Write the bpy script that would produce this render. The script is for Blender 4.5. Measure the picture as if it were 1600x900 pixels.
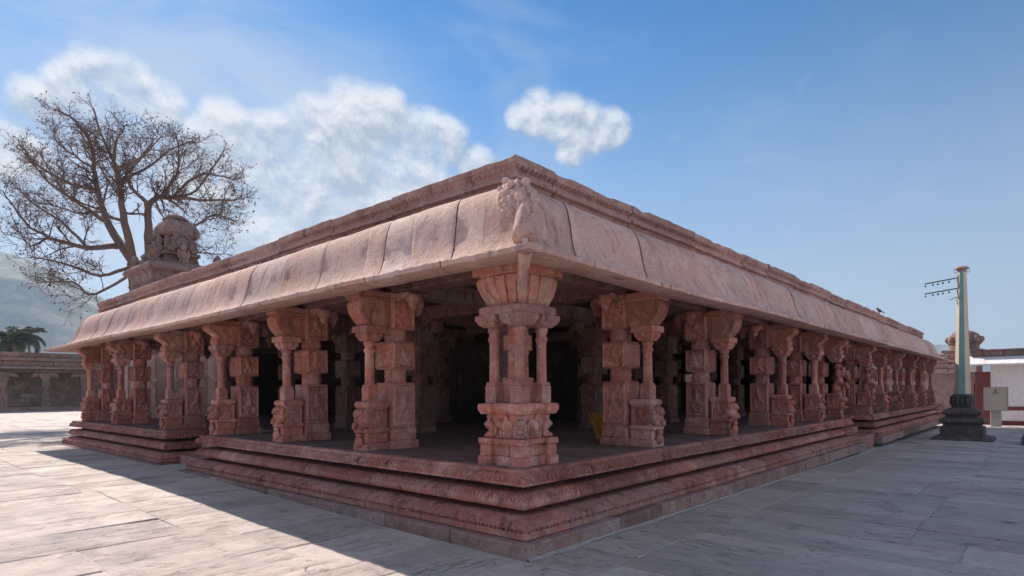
import bpy, bmesh, math, random
from mathutils import Vector, Matrix, noise
R = math.radians
for o in list(bpy.data.objects): bpy.data.objects.remove(o)
sc = bpy.context.scene
col = sc.collection

# ------------------------------------------------------------------ camera
FPX, HOR, ROLL, YAW, EYE = 938.0, 610.0, 0.395, 41.74, 1.6
fw = Vector((math.cos(R(YAW)), math.sin(R(YAW)), 0))
rt0 = Vector((math.sin(R(YAW)), -math.cos(R(YAW)), 0))
rt = rt0*math.cos(R(ROLL)) - Vector((0, 0, 1))*math.sin(R(ROLL))
up = rt0*math.sin(R(ROLL)) + Vector((0, 0, 1))*math.cos(R(ROLL))
CAM = -fw*5.758 - rt0*0.12 + Vector((0, 0, EYE))
cam = bpy.data.cameras.new('camera')
cam.lens = FPX/1600*36; cam.sensor_width = 36
cam.shift_y = (HOR-450)/1600
cam.clip_start = 0.05; cam.clip_end = 30000
co = bpy.data.objects.new('camera', cam); col.objects.link(co)
mw = Matrix((rt, up, -fw)).transposed().to_4x4(); mw.translation = CAM
co.matrix_world = mw
sc.camera = co
def at(px, py, Z):
    return CAM + (fw + rt*((px-800)/FPX) + up*((HOR-py)/FPX))*Z
def proj(p):
    d = Vector(p)-CAM; z = d.dot(fw)
    if z < 0.05: return None
    return (800+FPX*d.dot(rt)/z, HOR-FPX*d.dot(up)/z, z)

# ------------------------------------------------------------------ light
SUN = Vector((0.29, 1.19, 1.0)).normalized()
el = math.asin(SUN.z); az = math.atan2(SUN.x, SUN.y)
world = bpy.data.worlds.new('World'); sc.world = world; world.use_nodes = True
sl = bpy.data.lights.new('sun', 'SUN'); sl.energy = 3.7; sl.angle = R(0.53); sl.color = (1.0, 0.91, 0.80)
so = bpy.data.objects.new('sun', sl); col.objects.link(so)
so.rotation_euler = (-SUN).to_track_quat('-Z', 'Y').to_euler(); so.location = (0, 0, 40)
sc.view_settings.view_transform = 'Standard'; sc.view_settings.look = 'None'
sc.view_settings.gamma = 1; sc.view_settings.exposure = 1.0
sc.render.engine = 'CYCLES'
sc.cycles.use_denoising = True
sc.cycles.max_bounces = 8; sc.cycles.diffuse_bounces = 4; sc.cycles.volume_bounces = 0
sc.cycles.sample_clamp_indirect = 6

# node helper
class NT:
    def __init__(s, tree): s.t = tree; s.n = tree.nodes; s.l = tree.links
    def new(s, typ, **kw):
        n = s.n.new(typ)
        for k, v in kw.items(): setattr(n, k, v)
        return n
    def put(s, sock, v):
        if hasattr(v, 'is_linked') or isinstance(v, bpy.types.NodeSocket): s.l.new(v, sock)
        else: sock.default_value = v
    def math(s, op, a, b=0.0, c=None, clamp=False):
        n = s.new('ShaderNodeMath', operation=op); n.use_clamp = clamp
        s.put(n.inputs[0], a); s.put(n.inputs[1], b)
        if c is not None: s.put(n.inputs[2], c)
        return n.outputs[0]
    def vmath(s, op, a, b=None):
        n = s.new('ShaderNodeVectorMath', operation=op)
        s.put(n.inputs[0], a)
        if b is not None: s.put(n.inputs[1], b)
        return n.outputs['Value'] if op == 'DOT_PRODUCT' else n.outputs[0]
    def noise(s, vec, scale, detail=4, rough=0.55, dist=0.0):
        n = s.new('ShaderNodeTexNoise'); s.l.new(vec, n.inputs['Vector'])
        n.inputs['Scale'].default_value = scale; n.inputs['Detail'].default_value = detail
        n.inputs['Roughness'].default_value = rough; n.inputs['Distortion'].default_value = dist
        return n.outputs['Fac']
    def remap(s, v, a, b, c=0.0, d=1.0, smooth=True):
        n = s.new('ShaderNodeMapRange'); n.interpolation_type = 'SMOOTHSTEP' if smooth else 'LINEAR'
        s.put(n.inputs[0], v); s.put(n.inputs[1], a); s.put(n.inputs[2], b); s.put(n.inputs[3], c); s.put(n.inputs[4], d)
        return n.outputs[0]
    def mix(s, f, a, b, mode='MIX'):
        n = s.new('ShaderNodeMix', data_type='RGBA', blend_type=mode)
        s.put(n.inputs[0], f); s.put(n.inputs[6], a); s.put(n.inputs[7], b)
        return n.outputs[2]
    def scalev(s, vec, sx, sy, sz):
        n = s.new('ShaderNodeMapping'); s.l.new(vec, n.inputs[0]); n.inputs['Scale'].default_value = (sx, sy, sz)
        return n.outputs[0]
def c4(c): return (c[0], c[1], c[2], 1.0)

# ------------------------------------------------------------------ sky with clouds
w = NT(world.node_tree); w.n.clear()
SKY_STRENGTH = 0.080
sky = w.new('ShaderNodeTexSky', sky_type='NISHITA'); sky.sun_disc = False
sky.sun_elevation = el; sky.sun_rotation = az; sky.altitude = 900; sky.air_density = 1.0; sky.dust_density = 0.12; sky.ozone_density = 3.0
tc = w.new('ShaderNodeTexCoord'); D = tc.outputs['Generated']
hs = w.new('ShaderNodeHueSaturation'); hs.inputs['Saturation'].default_value = 1.36; hs.inputs['Value'].default_value = 0.88; hs.inputs['Hue'].default_value = 0.49
kk = 2.0*SKY_STRENGTH            # a little more contrast in the blue, as through the photograph's lens filter
pre = w.new('ShaderNodeVectorMath', operation='SCALE'); w.l.new(sky.outputs[0], pre.inputs[0]); pre.inputs[3].default_value = kk
gm = w.new('ShaderNodeGamma'); gm.inputs[1].default_value = 1.3; w.l.new(pre.outputs[0], gm.inputs[0])
post = w.new('ShaderNodeVectorMath', operation='SCALE'); w.l.new(gm.outputs[0], post.inputs[0]); post.inputs[3].default_value = 1.0/kk
w.l.new(post.outputs[0], hs.inputs['Color'])
def pdir(px, py):
    v = (at(px, py, 1.0)-CAM).normalized(); return v
# cumulus heaps of the photograph as caps of direction, broken up by noise
caps = [((545, 168), 2.5), ((490, 192), 2.7), ((600, 182), 2.7), ((655, 208), 2.5), ((692, 226), 2.6), ((742, 256), 2.0), ((430, 212), 2.3), ((350, 197), 2.3), ((310, 207), 1.7), ((390, 240), 3.3),
        ((540, 240), 5.0), ((640, 280), 4.5), ((460, 275), 4.5), ((330, 275), 4.2), ((560, 330), 5.0), ((420, 345), 5.0), ((838, 176), 2.1), ((880, 186), 2.3), ((917, 206), 2.4), ((952, 202), 1.9), ((892, 236), 1.5), ((808, 180), 1.3),
        ((150, 118), 2.2), ((195, 132), 2.2), ((110, 140), 2.0), ((60, 165), 2.0), ((230, 150), 1.8), ((255, 165), 1.9), ((20, 235), 2.6)]
sep = w.new('ShaderNodeSeparateXYZ'); w.l.new(D, sep.inputs[0])
def cloud_density(Dv):
    s_ = w.new('ShaderNodeSeparateXYZ'); w.l.new(Dv, s_.inputs[0])
    m = None
    for (p, r) in caps:
        dt = w.vmath('DOT_PRODUCT', Dv, tuple(pdir(*p)))
        k = w.remap(dt, math.cos(R(r*1.40)), math.cos(R(r*0.30)))
        m = k if m is None else w.math('SMOOTH_MAX', m, k, 0.25)
    big = w.noise(w.scalev(Dv, 1, 1, 1.7), 3.2, 3, 0.5)
    gen = w.remap(big, 0.36, 0.56, 0, 0.95)                   # clouds added out of view only, to lift the light in the shade
    gen = w.math('MULTIPLY', gen, w.remap(w.vmath('DOT_PRODUCT', Dv, tuple(pdir(860, 260))), math.cos(R(62)), math.cos(R(50)), 1.0, 0.0))
    m = w.math('MAXIMUM', m, gen)
    f = w.noise(w.scalev(Dv, 1, 1, 1.3), 13.0, 10, 0.62, 0.3)
    f2 = w.noise(w.scalev(Dv, 1, 1, 1.2), 34.0, 6, 0.62, 0.2)
    d = w.math('ADD', w.math('SUBTRACT', w.math('MULTIPLY', m, 1.95), 0.80), w.math('MULTIPLY', w.math('SUBTRACT', f, 0.5), 3.0))
    d = w.math('ADD', d, w.math('MULTIPLY', w.math('SUBTRACT', f2, 0.5), 1.0))
    return d
d0 = cloud_density(D)
off = w.vmath('ADD', D, tuple(Vector((SUN.x, SUN.y, SUN.z+0.5)).normalized()*0.028))
d1 = cloud_density(w.vmath('NORMALIZE', off))
alpha = w.remap(d0, -0.10, 1.5)
alpha = w.math('MULTIPLY', alpha, 0.92)
puff = w.noise(w.scalev(D, 1, 1, 1.5), 16.0, 8, 0.62, 0.3)
shade = w.remap(w.math('ADD', w.math('SUBTRACT', d0, d1), w.math('MULTIPLY', w.math('SUBTRACT', puff, 0.5), 1.0)), -0.45, 0.55, 0.0, 1.0, False)
# thin veil of cirrus and bright haze toward the sun's side
veil = w.noise(w.scalev(D, 1.0, 1.6, 3.5), 2.6, 6, 0.6, 0.6)
veil = w.math('MULTIPLY', w.remap(veil, 0.44, 0.80), 0.36)
sunw = w.remap(w.vmath('DOT_PRODUCT', D, tuple(Vector((SUN.x, SUN.y, 0.25)).normalized())), 0.35, 1.0, 0.25, 1.0)
veil = w.math('MULTIPLY', veil, sunw)
bank = w.remap(w.vmath('DOT_PRODUCT', D, tuple(pdir(330, 360))), math.cos(R(26)), math.cos(R(5)), 0.0, 0.75)     # thin bright cloud sheet low behind the tree
bank = w.math('MULTIPLY', bank, w.remap(w.noise(w.scalev(D, 1, 1, 2.2), 4.5, 7, 0.6, 0.5), 0.30, 0.62, 0.35, 1.0))
veil = w.math('MAXIMUM', veil, bank)
CL = 1.0/SKY_STRENGTH
ccol = w.mix(shade, c4([0.20*CL, 0.225*CL, 0.265*CL]), c4([0.45*CL, 0.45*CL, 0.455*CL]))
phase = w.remap(w.vmath('DOT_PRODUCT', D, tuple(SUN)), 0.35, -0.5, 1.0, 2.5)     # front-lit clouds brighter, raised further as added fill light for the shade
pm_ = w.new('ShaderNodeVectorMath', operation='SCALE'); w.l.new(ccol, pm_.inputs[0]); w.l.new(phase, pm_.inputs[3]); ccol = pm_.outputs[0]
lowsky = w.remap(sep.outputs[2], 0.0, 0.58, 0.84, 0.0)
skyc = w.mix(lowsky, hs.outputs[0], c4([0.255*CL, 0.272*CL, 0.305*CL]))
base = w.mix(veil, skyc, c4([0.30*CL, 0.33*CL, 0.38*CL]))
full = w.mix(alpha, base, ccol)
bg = w.new('ShaderNodeBackground'); bg.inputs['Strength'].default_value = SKY_STRENGTH
w.l.new(full, bg.inputs['Color'])
wo = w.new('ShaderNodeOutputWorld'); w.l.new(bg.outputs[0], wo.inputs[0])

# ------------------------------------------------------------------ materials
def mat_new(name):
    m = bpy.data.materials.new(name); m.use_nodes = True
    t = NT(m.node_tree); b = t.n['Principled BSDF']
    return m, t, b
def stone(name, c1, c2, c3, stain=(0.07, 0.055, 0.05), stain_amt=0.55, bump=0.5, grain=0.24, rough=0.88, zs=0.25, scale=1.0, rnd=0.34, hue=0.45, wear=0.55):
    m, t, b = mat_new(name)
    g = t.new('ShaderNodeNewGeometry'); P = g.outputs['Position']
    oi = t.new('ShaderNodeObjectInfo')
    ofs = t.new('ShaderNodeVectorMath', operation='SCALE'); ofs.inputs[0].default_value = (7.3, 3.1, 5.7)
    t.l.new(oi.outputs['Random'], ofs.inputs[3]); Q = t.vmath('ADD', P, ofs.outputs[0])
    n1 = t.noise(Q, 0.9*scale, 5, 0.6); n2 = t.noise(Q, 3.6*scale, 6, 0.65); n3 = t.noise(Q, 55*scale, 3, 0.7)
    st = t.noise(t.scalev(Q, 1, 1, zs), 5.0*scale, 6, 0.68)
    c = t.mix(t.remap(n1, 0.38, 0.64), c4(c1), c4(c2))
    c = t.mix(t.remap(n2, 0.46, 0.70), c, c4(c3))
    rr = t.math('FRACT', t.math('MULTIPLY', oi.outputs['Random'], 17.31))
    gy = [0.30*c3[0]+0.35*c3[1]+0.35*c3[2]]*3
    c = t.mix(t.math('MULTIPLY', t.remap(rr, 0.45, 1.0, 0.0, 1.0, False), hue), c, c4([gy[0]*1.08, gy[1], gy[2]*0.95]))
    n4 = t.noise(Q, 13*scale, 5, 0.72, 0.3)
    c = t.mix(t.math('MULTIPLY', t.remap(n4, 0.55, 0.70), 0.62), c, c4([k*0.38 for k in c2]))
    c = t.mix(t.math('MULTIPLY', t.remap(n4, 0.45, 0.32), 0.45), c, c4([min(0.8, k*1.25+0.04) for k in c3]))
    wn = t.noise(Q, 2.1*scale, 7, 0.7, 0.5)
    c = t.mix(t.math('MULTIPLY', t.remap(wn, 0.54, 0.66), wear), c, c4([min(0.85, k*1.22+0.05) for k in c3]))
    c = t.mix(t.math('MULTIPLY', t.remap(wn, 0.46, 0.33), wear*0.9), c, c4([k*0.42+0.012 for k in c2]))
    n5 = t.noise(Q, 30*scale, 3, 0.6)
    c = t.mix(t.math('MULTIPLY', t.remap(n5, 0.62, 0.72), 0.55), c, c4(stain))
    sf = t.math('MULTIPLY', t.remap(st, 0.53, 0.72), stain_amt)
    c = t.mix(sf, c, c4(stain))
    gv = t.math('ADD', 1.0-grain, t.math('MULTIPLY', n3, 2*grain))
    rv = t.math('ADD', 1.0-rnd/2, t.math('MULTIPLY', oi.outputs['Random'], rnd))
    comb = t.math('MULTIPLY', gv, rv)
    mul = t.new('ShaderNodeVectorMath', operation='SCALE'); t.l.new(c, mul.inputs[0]); t.l.new(comb, mul.inputs[3])
    t.l.new(mul.outputs[0], b.inputs['Base Color'])
    b.inputs['Roughness'].default_value = rough
    b.inputs['Specular IOR Level'].default_value = 0.25
    h = t.math('ADD', t.math('MULTIPLY', t.noise(Q, 16*scale, 6, 0.7), 1.0), t.math('MULTIPLY', n3, 0.35))
    h = t.math('ADD', h, t.math('ADD', t.math('MULTIPLY', n2, 0.8), t.math('MULTIPLY', n4, 0.9)))
    bp = t.new('ShaderNodeBump'); bp.inputs['Strength'].default_value = bump; bp.inputs['Distance'].default_value = 0.03
    t.l.new(h, bp.inputs['Height']); t.l.new(bp.outputs[0], b.inputs['Normal'])
    return m
def plain(name, c, rough=0.7, var=0.25, scale=3.0, bump=0.15, dist=0.01, metal=0.0):
    m, t, b = mat_new(name)
    g = t.new('ShaderNodeNewGeometry'); P = g.outputs['Position']
    n1 = t.noise(P, scale, 6, 0.65); n2 = t.noise(P, scale*9, 4, 0.6)
    f = t.math('ADD', t.math('MULTIPLY', t.math('SUBTRACT', n1, 0.5), var*2), t.math('MULTIPLY', t.math('SUBTRACT', n2, 0.5), var))
    mul = t.new('ShaderNodeVectorMath', operation='SCALE'); mul.inputs[0].default_value = c
    t.l.new(t.math('ADD', 1.0, f), mul.inputs[3]); t.l.new(mul.outputs[0], b.inputs['Base Color'])
    b.inputs['Roughness'].default_value = rough; b.inputs['Metallic'].default_value = metal
    b.inputs['Specular IOR Level'].default_value = 0.3
    bp = t.new('ShaderNodeBump'); bp.inputs['Strength'].default_value = bump; bp.inputs['Distance'].default_value = dist
    t.l.new(n2, bp.inputs['Height']); t.l.new(bp.outputs[0], b.inputs['Normal'])
    return m
M = {}
M['pillar'] = stone('pillar granite', (0.55, 0.205, 0.15), (0.43, 0.17, 0.13), (0.56, 0.33, 0.27), stain=(0.075, 0.04, 0.035), stain_amt=0.7, bump=0.9, zs=0.3, hue=0.3, rnd=0.42)
M['pillarshade'] = stone('shade darkened pillar granite', (0.22, 0.11, 0.088), (0.17, 0.09, 0.074), (0.25, 0.155, 0.13), stain=(0.04, 0.027, 0.024), stain_amt=0.7, bump=0.7, zs=0.3)  # darker copy of the pillar granite, interior shade put into its colour
M['plinth'] = stone('plinth granite', (0.49, 0.19, 0.145), (0.36, 0.15, 0.12), (0.51, 0.29, 0.235), stain=(0.07, 0.038, 0.034), stain_amt=0.8, bump=0.9, zs=0.6, hue=0.35, rnd=0.42)
M['eave'] = stone('eave granite', (0.65, 0.415, 0.35), (0.61, 0.345, 0.285), (0.67, 0.48, 0.42), stain=(0.20, 0.125, 0.11), stain_amt=0.62, bump=0.7, zs=0.16, rnd=0.24, hue=0.3, wear=0.42)
M['cornice'] = stone('cornice granite', (0.48, 0.28, 0.24), (0.43, 0.235, 0.20), (0.51, 0.34, 0.30), stain=(0.12, 0.08, 0.07), stain_amt=0.7, bump=0.9, zs=0.3, rnd=0.34)
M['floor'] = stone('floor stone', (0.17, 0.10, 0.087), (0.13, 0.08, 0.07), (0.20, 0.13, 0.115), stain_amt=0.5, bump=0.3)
M['inner'] = stone('shade darkened inner granite', (0.06, 0.038, 0.034), (0.045, 0.03, 0.027), (0.075, 0.05, 0.045), stain=(0.015, 0.011, 0.010), stain_amt=0.7, bump=0.5)  # near-black: the hall's interior shade is put into the stone colour
M['step'] = stone('footing granite', (0.36, 0.205, 0.175), (0.29, 0.175, 0.15), (0.40, 0.28, 0.25), stain=(0.09, 0.07, 0.065), stain_amt=0.65, bump=0.8, zs=0.8)
M['dark'] = stone('oiled black stone', (0.05, 0.045, 0.045), (0.075, 0.06, 0.058), (0.10, 0.08, 0.075), stain=(0.02, 0.02, 0.02), stain_amt=0.5, bump=0.4, rough=0.6)
M['lampbase'] = stone('lamp pedestal stone', (0.13, 0.09, 0.082), (0.10, 0.075, 0.07), (0.17, 0.125, 0.115), stain=(0.03, 0.025, 0.025), stain_amt=0.7, bump=0.5)
M['tower'] = stone('tower brickwork', (0.30, 0.165, 0.14), (0.24, 0.14, 0.12), (0.33, 0.21, 0.18), stain=(0.04, 0.034, 0.034), stain_amt=0.9, bump=0.9)
M['cloister'] = stone('cloister stone', (0.26, 0.15, 0.12), (0.21, 0.13, 0.105), (0.29, 0.195, 0.165), stain_amt=0.65, bump=0.5)
M['cloisterwall'] = stone('cloister wall stone', (0.34, 0.23, 0.185), (0.29, 0.195, 0.16), (0.38, 0.27, 0.22), stain_amt=0.6, bump=0.5)
M['court'] = stone('enclosure wall stone', (0.48, 0.32, 0.27), (0.42, 0.27, 0.23), (0.52, 0.38, 0.33), stain_amt=0.45, bump=0.5, zs=1.2)
M['white'] = stone('limewashed plaster', (0.82, 0.79, 0.78), (0.76, 0.72, 0.72), (0.84, 0.81, 0.80), stain=(0.42, 0.36, 0.34), stain_amt=0.45, bump=0.15, grain=0.04, rnd=0.04, hue=0.0, wear=0.1)
M['redpaint'] = plain('red oxide paint', (0.20, 0.06, 0.055), 0.7, 0.25, 2.0)
M['cream'] = plain('cream paint', (0.60, 0.49, 0.37), 0.6, 0.25, 2.0, 0.2)
M['teal'] = plain('teal paint', (0.20, 0.36, 0.325), 0.55, 0.22, 2.0, 0.2)
M['board'] = plain('cream board paint', (0.60, 0.50, 0.40), 0.6, 0.1, 2.0)
M['print'] = plain('dark print', (0.10, 0.07, 0.06), 0.6, 0.1)
M['emblem'] = plain('red emblem print', (0.45, 0.08, 0.04), 0.6, 0.1)
M['post'] = plain('grey post stone', (0.42, 0.40, 0.37), 0.8, 0.2, 4.0, 0.4)
M['iron'] = plain('rusty iron', (0.07, 0.05, 0.045), 0.6, 0.3, 8.0, 0.3, metal=0.4)
M['bark'] = plain('grey brown bark', (0.19, 0.125, 0.105), 0.9, 0.35, 2.5, 0.8, 0.03)
M['twig'] = plain('thin twig bark', (0.17, 0.10, 0.085), 0.9, 0.3, 2.0, 0.2)
M['straw'] = plain('golden straw', (0.50, 0.25, 0.045), 0.7, 0.3, 20.0, 0.3)
def leafmat(name, c, c2):
    m, t, b = mat_new(name)
    g = t.new('ShaderNodeNewGeometry')
    cc = t.mix(t.remap(t.noise(g.outputs['Position'], 1.3, 4), 0.35, 0.65), c4(c), c4(c2))
    t.l.new(cc, b.inputs['Base Color']); b.inputs['Roughness'].default_value = 0.6
    b.inputs['Specular IOR Level'].default_value = 0.2
    tr = t.new('ShaderNodeBsdfTranslucent'); t.l.new(cc, tr.inputs[0])
    mx = t.new('ShaderNodeMixShader'); mx.inputs[0].default_value = 0.3
    t.l.new(b.outputs[0], mx.inputs[1]); t.l.new(tr.outputs[0], mx.inputs[2])
    t.l.new(mx.outputs[0], t.n['Material Output'].inputs[0])
    return m
M['dryleaf'] = leafmat('dry leaf', (0.075, 0.05, 0.035), (0.10, 0.08, 0.04))
M['palmleaf'] = leafmat('palm leaflet', (0.05, 0.065, 0.038), (0.085, 0.09, 0.06))
# paving: split flagstones with streaks along the slab, per-slab tint
def paving(name, sx, sy):
    m, t, b = mat_new(name)
    g = t.new('ShaderNodeNewGeometry'); P = g.outputs['Position']
    oi = t.new('ShaderNodeObjectInfo')
    big = t.noise(P, 0.35, 4, 0.6); fin = t.noise(P, 40, 4, 0.7); med = t.noise(P, 2.2, 6, 0.68, 0.4)
    S = t.scalev(P, sx, sy, 1); stk = t.noise(S, 2.6, 7, 0.7, 0.5); lay = t.noise(S, 0.9, 4, 0.6, 0.8)
    c = t.mix(t.remap(med, 0.36, 0.66), c4((0.57, 0.465, 0.42)), c4((0.48, 0.40, 0.37)))
    c = t.mix(t.math('MULTIPLY', t.remap(big, 0.45, 0.65), 0.55), c, c4((0.52, 0.40, 0.36)))
    c = t.mix(t.math('MULTIPLY', t.remap(lay, 0.52, 0.7), 0.32), c, c4((0.33, 0.32, 0.32)))
    c = t.mix(t.math('MULTIPLY', t.remap(stk, 0.60, 0.74), 0.2), c, c4((0.20, 0.16, 0.15)))
    ck = t.noise(t.scalev(P, sx*1.1, sy*1.1, 1), 1.15, 5, 0.62, 0.9); ckl = t.remap(t.math('ABSOLUTE', t.math('SUBTRACT', ck, 0.5)), 0.0, 0.012, 1.0, 0.0)
    ck2 = t.noise(t.scalev(P, sx*0.9, sy*1.5, 1), 2.3, 4, 0.6, 0.6); ckl2 = t.remap(t.math('ABSOLUTE', t.math('SUBTRACT', ck2, 0.55)), 0.0, 0.010, 1.0, 0.0)
    gate = t.remap(t.noise(P, 1.7, 3, 0.6), 0.48, 0.60)
    crk = t.math('MULTIPLY', t.math('MAXIMUM', ckl, ckl2), gate)
    c = t.mix(t.math('MULTIPLY', crk, 0.22), c, c4((0.13, 0.095, 0.085)))
    mot = t.noise(P, 9.0, 6, 0.72, 0.3)
    c = t.mix(t.math('MULTIPLY', t.remap(mot, 0.50, 0.70), 0.35), c, c4((0.30, 0.26, 0.25)))
    c = t.mix(t.math('MULTIPLY', t.remap(mot, 0.46, 0.30), 0.35), c, c4((0.66, 0.56, 0.52)))
    # a few dark spilt-oil marks and dust
    oil = t.noise(P, 1.1, 3, 0.5); c = t.mix(t.math('MULTIPLY', t.remap(oil, 0.70, 0.76), 0.6), c, c4((0.10, 0.09, 0.085)))
    dust = t.noise(P, 0.8, 6, 0.7); c = t.mix(t.math('MULTIPLY', t.remap(dust, 0.55, 0.75), 0.35), c, c4((0.58, 0.51, 0.47)))
    rv = t.math('ADD', 0.82, t.math('MULTIPLY', oi.outputs['Random'], 0.32))
    vv = t.math('MULTIPLY', rv, t.math('ADD', 0.88, t.math('MULTIPLY', fin, 0.24)))
    mul = t.new('ShaderNodeVectorMath', operation='SCALE'); t.l.new(c, mul.inputs[0]); t.l.new(vv, mul.inputs[3])
    t.l.new(mul.outputs[0], b.inputs['Base Color'])
    b.inputs['Roughness'].default_value = 0.62; b.inputs['Specular IOR Level'].default_value = 0.35
    t.l.new(t.remap(med, 0.3, 0.7, 0.72, 0.9), b.inputs['Roughness'])
    h = t.math('ADD', t.math('MULTIPLY', stk, 1.0), t.math('ADD', t.math('MULTIPLY', med, 0.8), t.math('ADD', t.math('MULTIPLY', fin, 0.2), t.math('SUBTRACT', t.math('MULTIPLY', mot, 0.5), t.math('MULTIPLY', crk, 1.2)))))
    bp = t.new('ShaderNodeBump'); bp.inputs['Strength'].default_value = 0.8; bp.inputs['Distance'].default_value = 0.035
    t.l.new(h, bp.inputs['Height']); t.l.new(bp.outputs[0], b.inputs['Normal'])
    return m
M['paveL'] = paving('flagstone across west court', 0.55, 2.6)
M['paveR'] = paving('flagstone across south court', 2.6, 0.55)
M['fillet'] = plain('trowelled mortar', (0.43, 0.385, 0.36), 0.95, 0.4, 5.0, 0.6)
M['mortar'] = plain('mortar and grit', (0.47, 0.43, 0.41), 0.95, 0.3, 2.5, 0.4)

# ------------------------------------------------------------------ mesh helpers
class MB:
    def __init__(s): s.v = []; s.f = []; s.mi = []
    def add(s, vs, fs, mi=0):
        n = len(s.v); s.v += [tuple(p) for p in vs]; s.f += [tuple(i+n for i in f) for f in fs]; s.mi += [mi]*len(fs); return s
    def box(s, x0, x1, y0, y1, z0, z1, mi=0):
        return s.add([(x0,y0,z0),(x1,y0,z0),(x1,y1,z0),(x0,y1,z0),(x0,y0,z1),(x1,y0,z1),(x1,y1,z1),(x0,y1,z1)],
              [(0,3,2,1),(4,5,6,7),(0,1,5,4),(1,2,6,5),(2,3,7,6),(3,0,4,7)], mi)
    def cbox(s, cx, cy, wx, wy, z0, z1, mi=0): return s.box(cx-wx/2, cx+wx/2, cy-wy/2, cy+wy/2, z0, z1, mi)
    def ell(s, c, r, n=9, m=6, rot=None):
        vs = []; fs = []
        for j in range(m+1):
            a = math.pi*j/m
            for i in range(n):
                b = 2*math.pi*i/n
                p = Vector((r[0]*math.sin(a)*math.cos(b), r[1]*math.sin(a)*math.sin(b), r[2]*math.cos(a)))
                if rot is not None: p = rot @ p
                vs.append((p.x+c[0], p.y+c[1], p.z+c[2]))
        for j in range(m):
            for i in range(n):
                fs.append((j*n+i, (j+1)*n+i, (j+1)*n+(i+1) % n, j*n+(i+1) % n))
        return s.add(vs, fs)
    def ring(s, c, prof, n=8, rotz=0.0, sq=None, caps=True, mi=0, fn=None):   # lathe; sq = superellipse exponent
        vs = []; fs = []
        for (r, z) in prof:
            for i in range(n):
                a = 2*math.pi*i/n+rotz; k = r
                if sq: k = r/((abs(math.cos(a))**sq+abs(math.sin(a))**sq)**(1/sq))
                if fn: k *= fn(a, z)
                vs.append((c[0]+k*math.cos(a), c[1]+k*math.sin(a), c[2]+z))
        m = len(prof)
        for j in range(m-1):
            for i in range(n):
                fs.append((j*n+i, j*n+(i+1) % n, (j+1)*n+(i+1) % n, (j+1)*n+i))
        if caps:
            fs.append(tuple(range(n-1, -1, -1))); fs.append(tuple((m-1)*n+i for i in range(n)))
        return s.add(vs, fs, mi)
    def sqr(s, c, prof, mi=0): return s.ring(c, [(r*math.sqrt(2), z) for r, z in prof], 4, math.pi/4, None, True, mi)
    def tube(s, pts, rad, n=6, cap=True):
        vs = []; fs = []; prev = None
        for i, p in enumerate(pts):
            p = Vector(p)
            a = Vector(pts[max(i-1, 0)]); b = Vector(pts[min(i+1, len(pts)-1)])
            d = (b-a)
            if d.length < 1e-9: d = Vector((0, 0, 1))
            d.normalize()
            u = prev if prev is not None else (Vector((1, 0, 0)) if abs(d.x) < 0.8 else Vector((0, 1, 0)))
            u = (u-d*u.dot(d)); u.normalize(); v = d.cross(u); prev = u
            r = rad[i] if isinstance(rad, (list, tuple)) else rad
            for k in range(n):
                a_ = 2*math.pi*k/n; q = p+u*(r*math.cos(a_))+v*(r*math.sin(a_)); vs.append((q.x, q.y, q.z))
        for i in range(len(pts)-1):
            for k in range(n):
                fs.append((i*n+k, i*n+(k+1) % n, (i+1)*n+(k+1) % n, (i+1)*n+k))
        if cap: fs.append(tuple(range(n-1, -1, -1))); fs.append(tuple((len(pts)-1)*n+k for k in range(n)))
        return s.add(vs, fs)
    def prism_y(s, poly, y0, y1):     # polygon in (x,z) extruded along y
        n = len(poly)
        vs = [(x, y0, z) for x, z in poly]+[(x, y1, z) for x, z in poly]
        fs = [(i, (i+1) % n, n+(i+1) % n, n+i) for i in range(n)]+[tuple(range(n-1, -1, -1)), tuple(range(n, 2*n))]
        return s.add(vs, fs)
def mesh(mb, mat, smooth=False, bevel=0.0, cut=0.0, amp=0.0, nsc=6.0, seed=0.0, sharp=38):
    me = bpy.data.meshes.new('mesh'); me.from_pydata(mb.v, [], mb.f)
    mats = mat if isinstance(mat, (list, tuple)) else [mat]
    for m in mats: me.materials.append(m)
    if len(mats) > 1: me.polygons.foreach_set('material_index', mb.mi)
    if bevel or cut or amp:
        bm = bmesh.new(); bm.from_mesh(me)
        if bevel:
            es = [e for e in bm.edges if len(e.link_faces) == 2 and e.calc_face_angle(0) > 0.6]
            bmesh.ops.bevel(bm, geom=es, offset=bevel, segments=1, affect='EDGES', clamp_overlap=True)
        if cut:
            for _ in range(4):
                es = [e for e in bm.edges if e.calc_length() > cut]
                if not es: break
                bmesh.ops.subdivide_edges(bm, edges=es, cuts=1, use_grid_fill=True)
        if amp:
            bm.normal_update()
            for v in bm.verts:
                p = v.co*nsc+Vector((seed, seed*1.7, seed*0.3))
                v.co += v.normal*amp*(noise.noise(p)+0.5*noise.noise(p*2.7))
        bm.to_mesh(me); bm.free()
    if smooth: me.polygons.foreach_set('use_smooth', [True]*len(me.polygons))
    if smooth and sharp: me.set_sharp_from_angle(angle=R(sharp))
    me.update(); return me
def obj(name, me, parent=None, loc=(0, 0, 0), rz=0.0, rot=None, scale=None):
    o = bpy.data.objects.new(name, me); col.objects.link(o)
    o.location = loc; o.rotation_euler = rot if rot else (0, 0, rz)
    if scale: o.scale = scale
    if parent: o.parent = parent
    return o
def thing(name, label, cat, loc=(0, 0, 0), rz=0.0, group=None):
    o = bpy.data.objects.new(name, None); col.objects.link(o); o.location = loc; o.rotation_euler = (0, 0, rz)
    o.empty_display_size = 0.2
    o['label'] = label; o['category'] = cat
    if group: o['group'] = group
    return o
def struct(o, kind='structure'): o['kind'] = kind; return o
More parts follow.
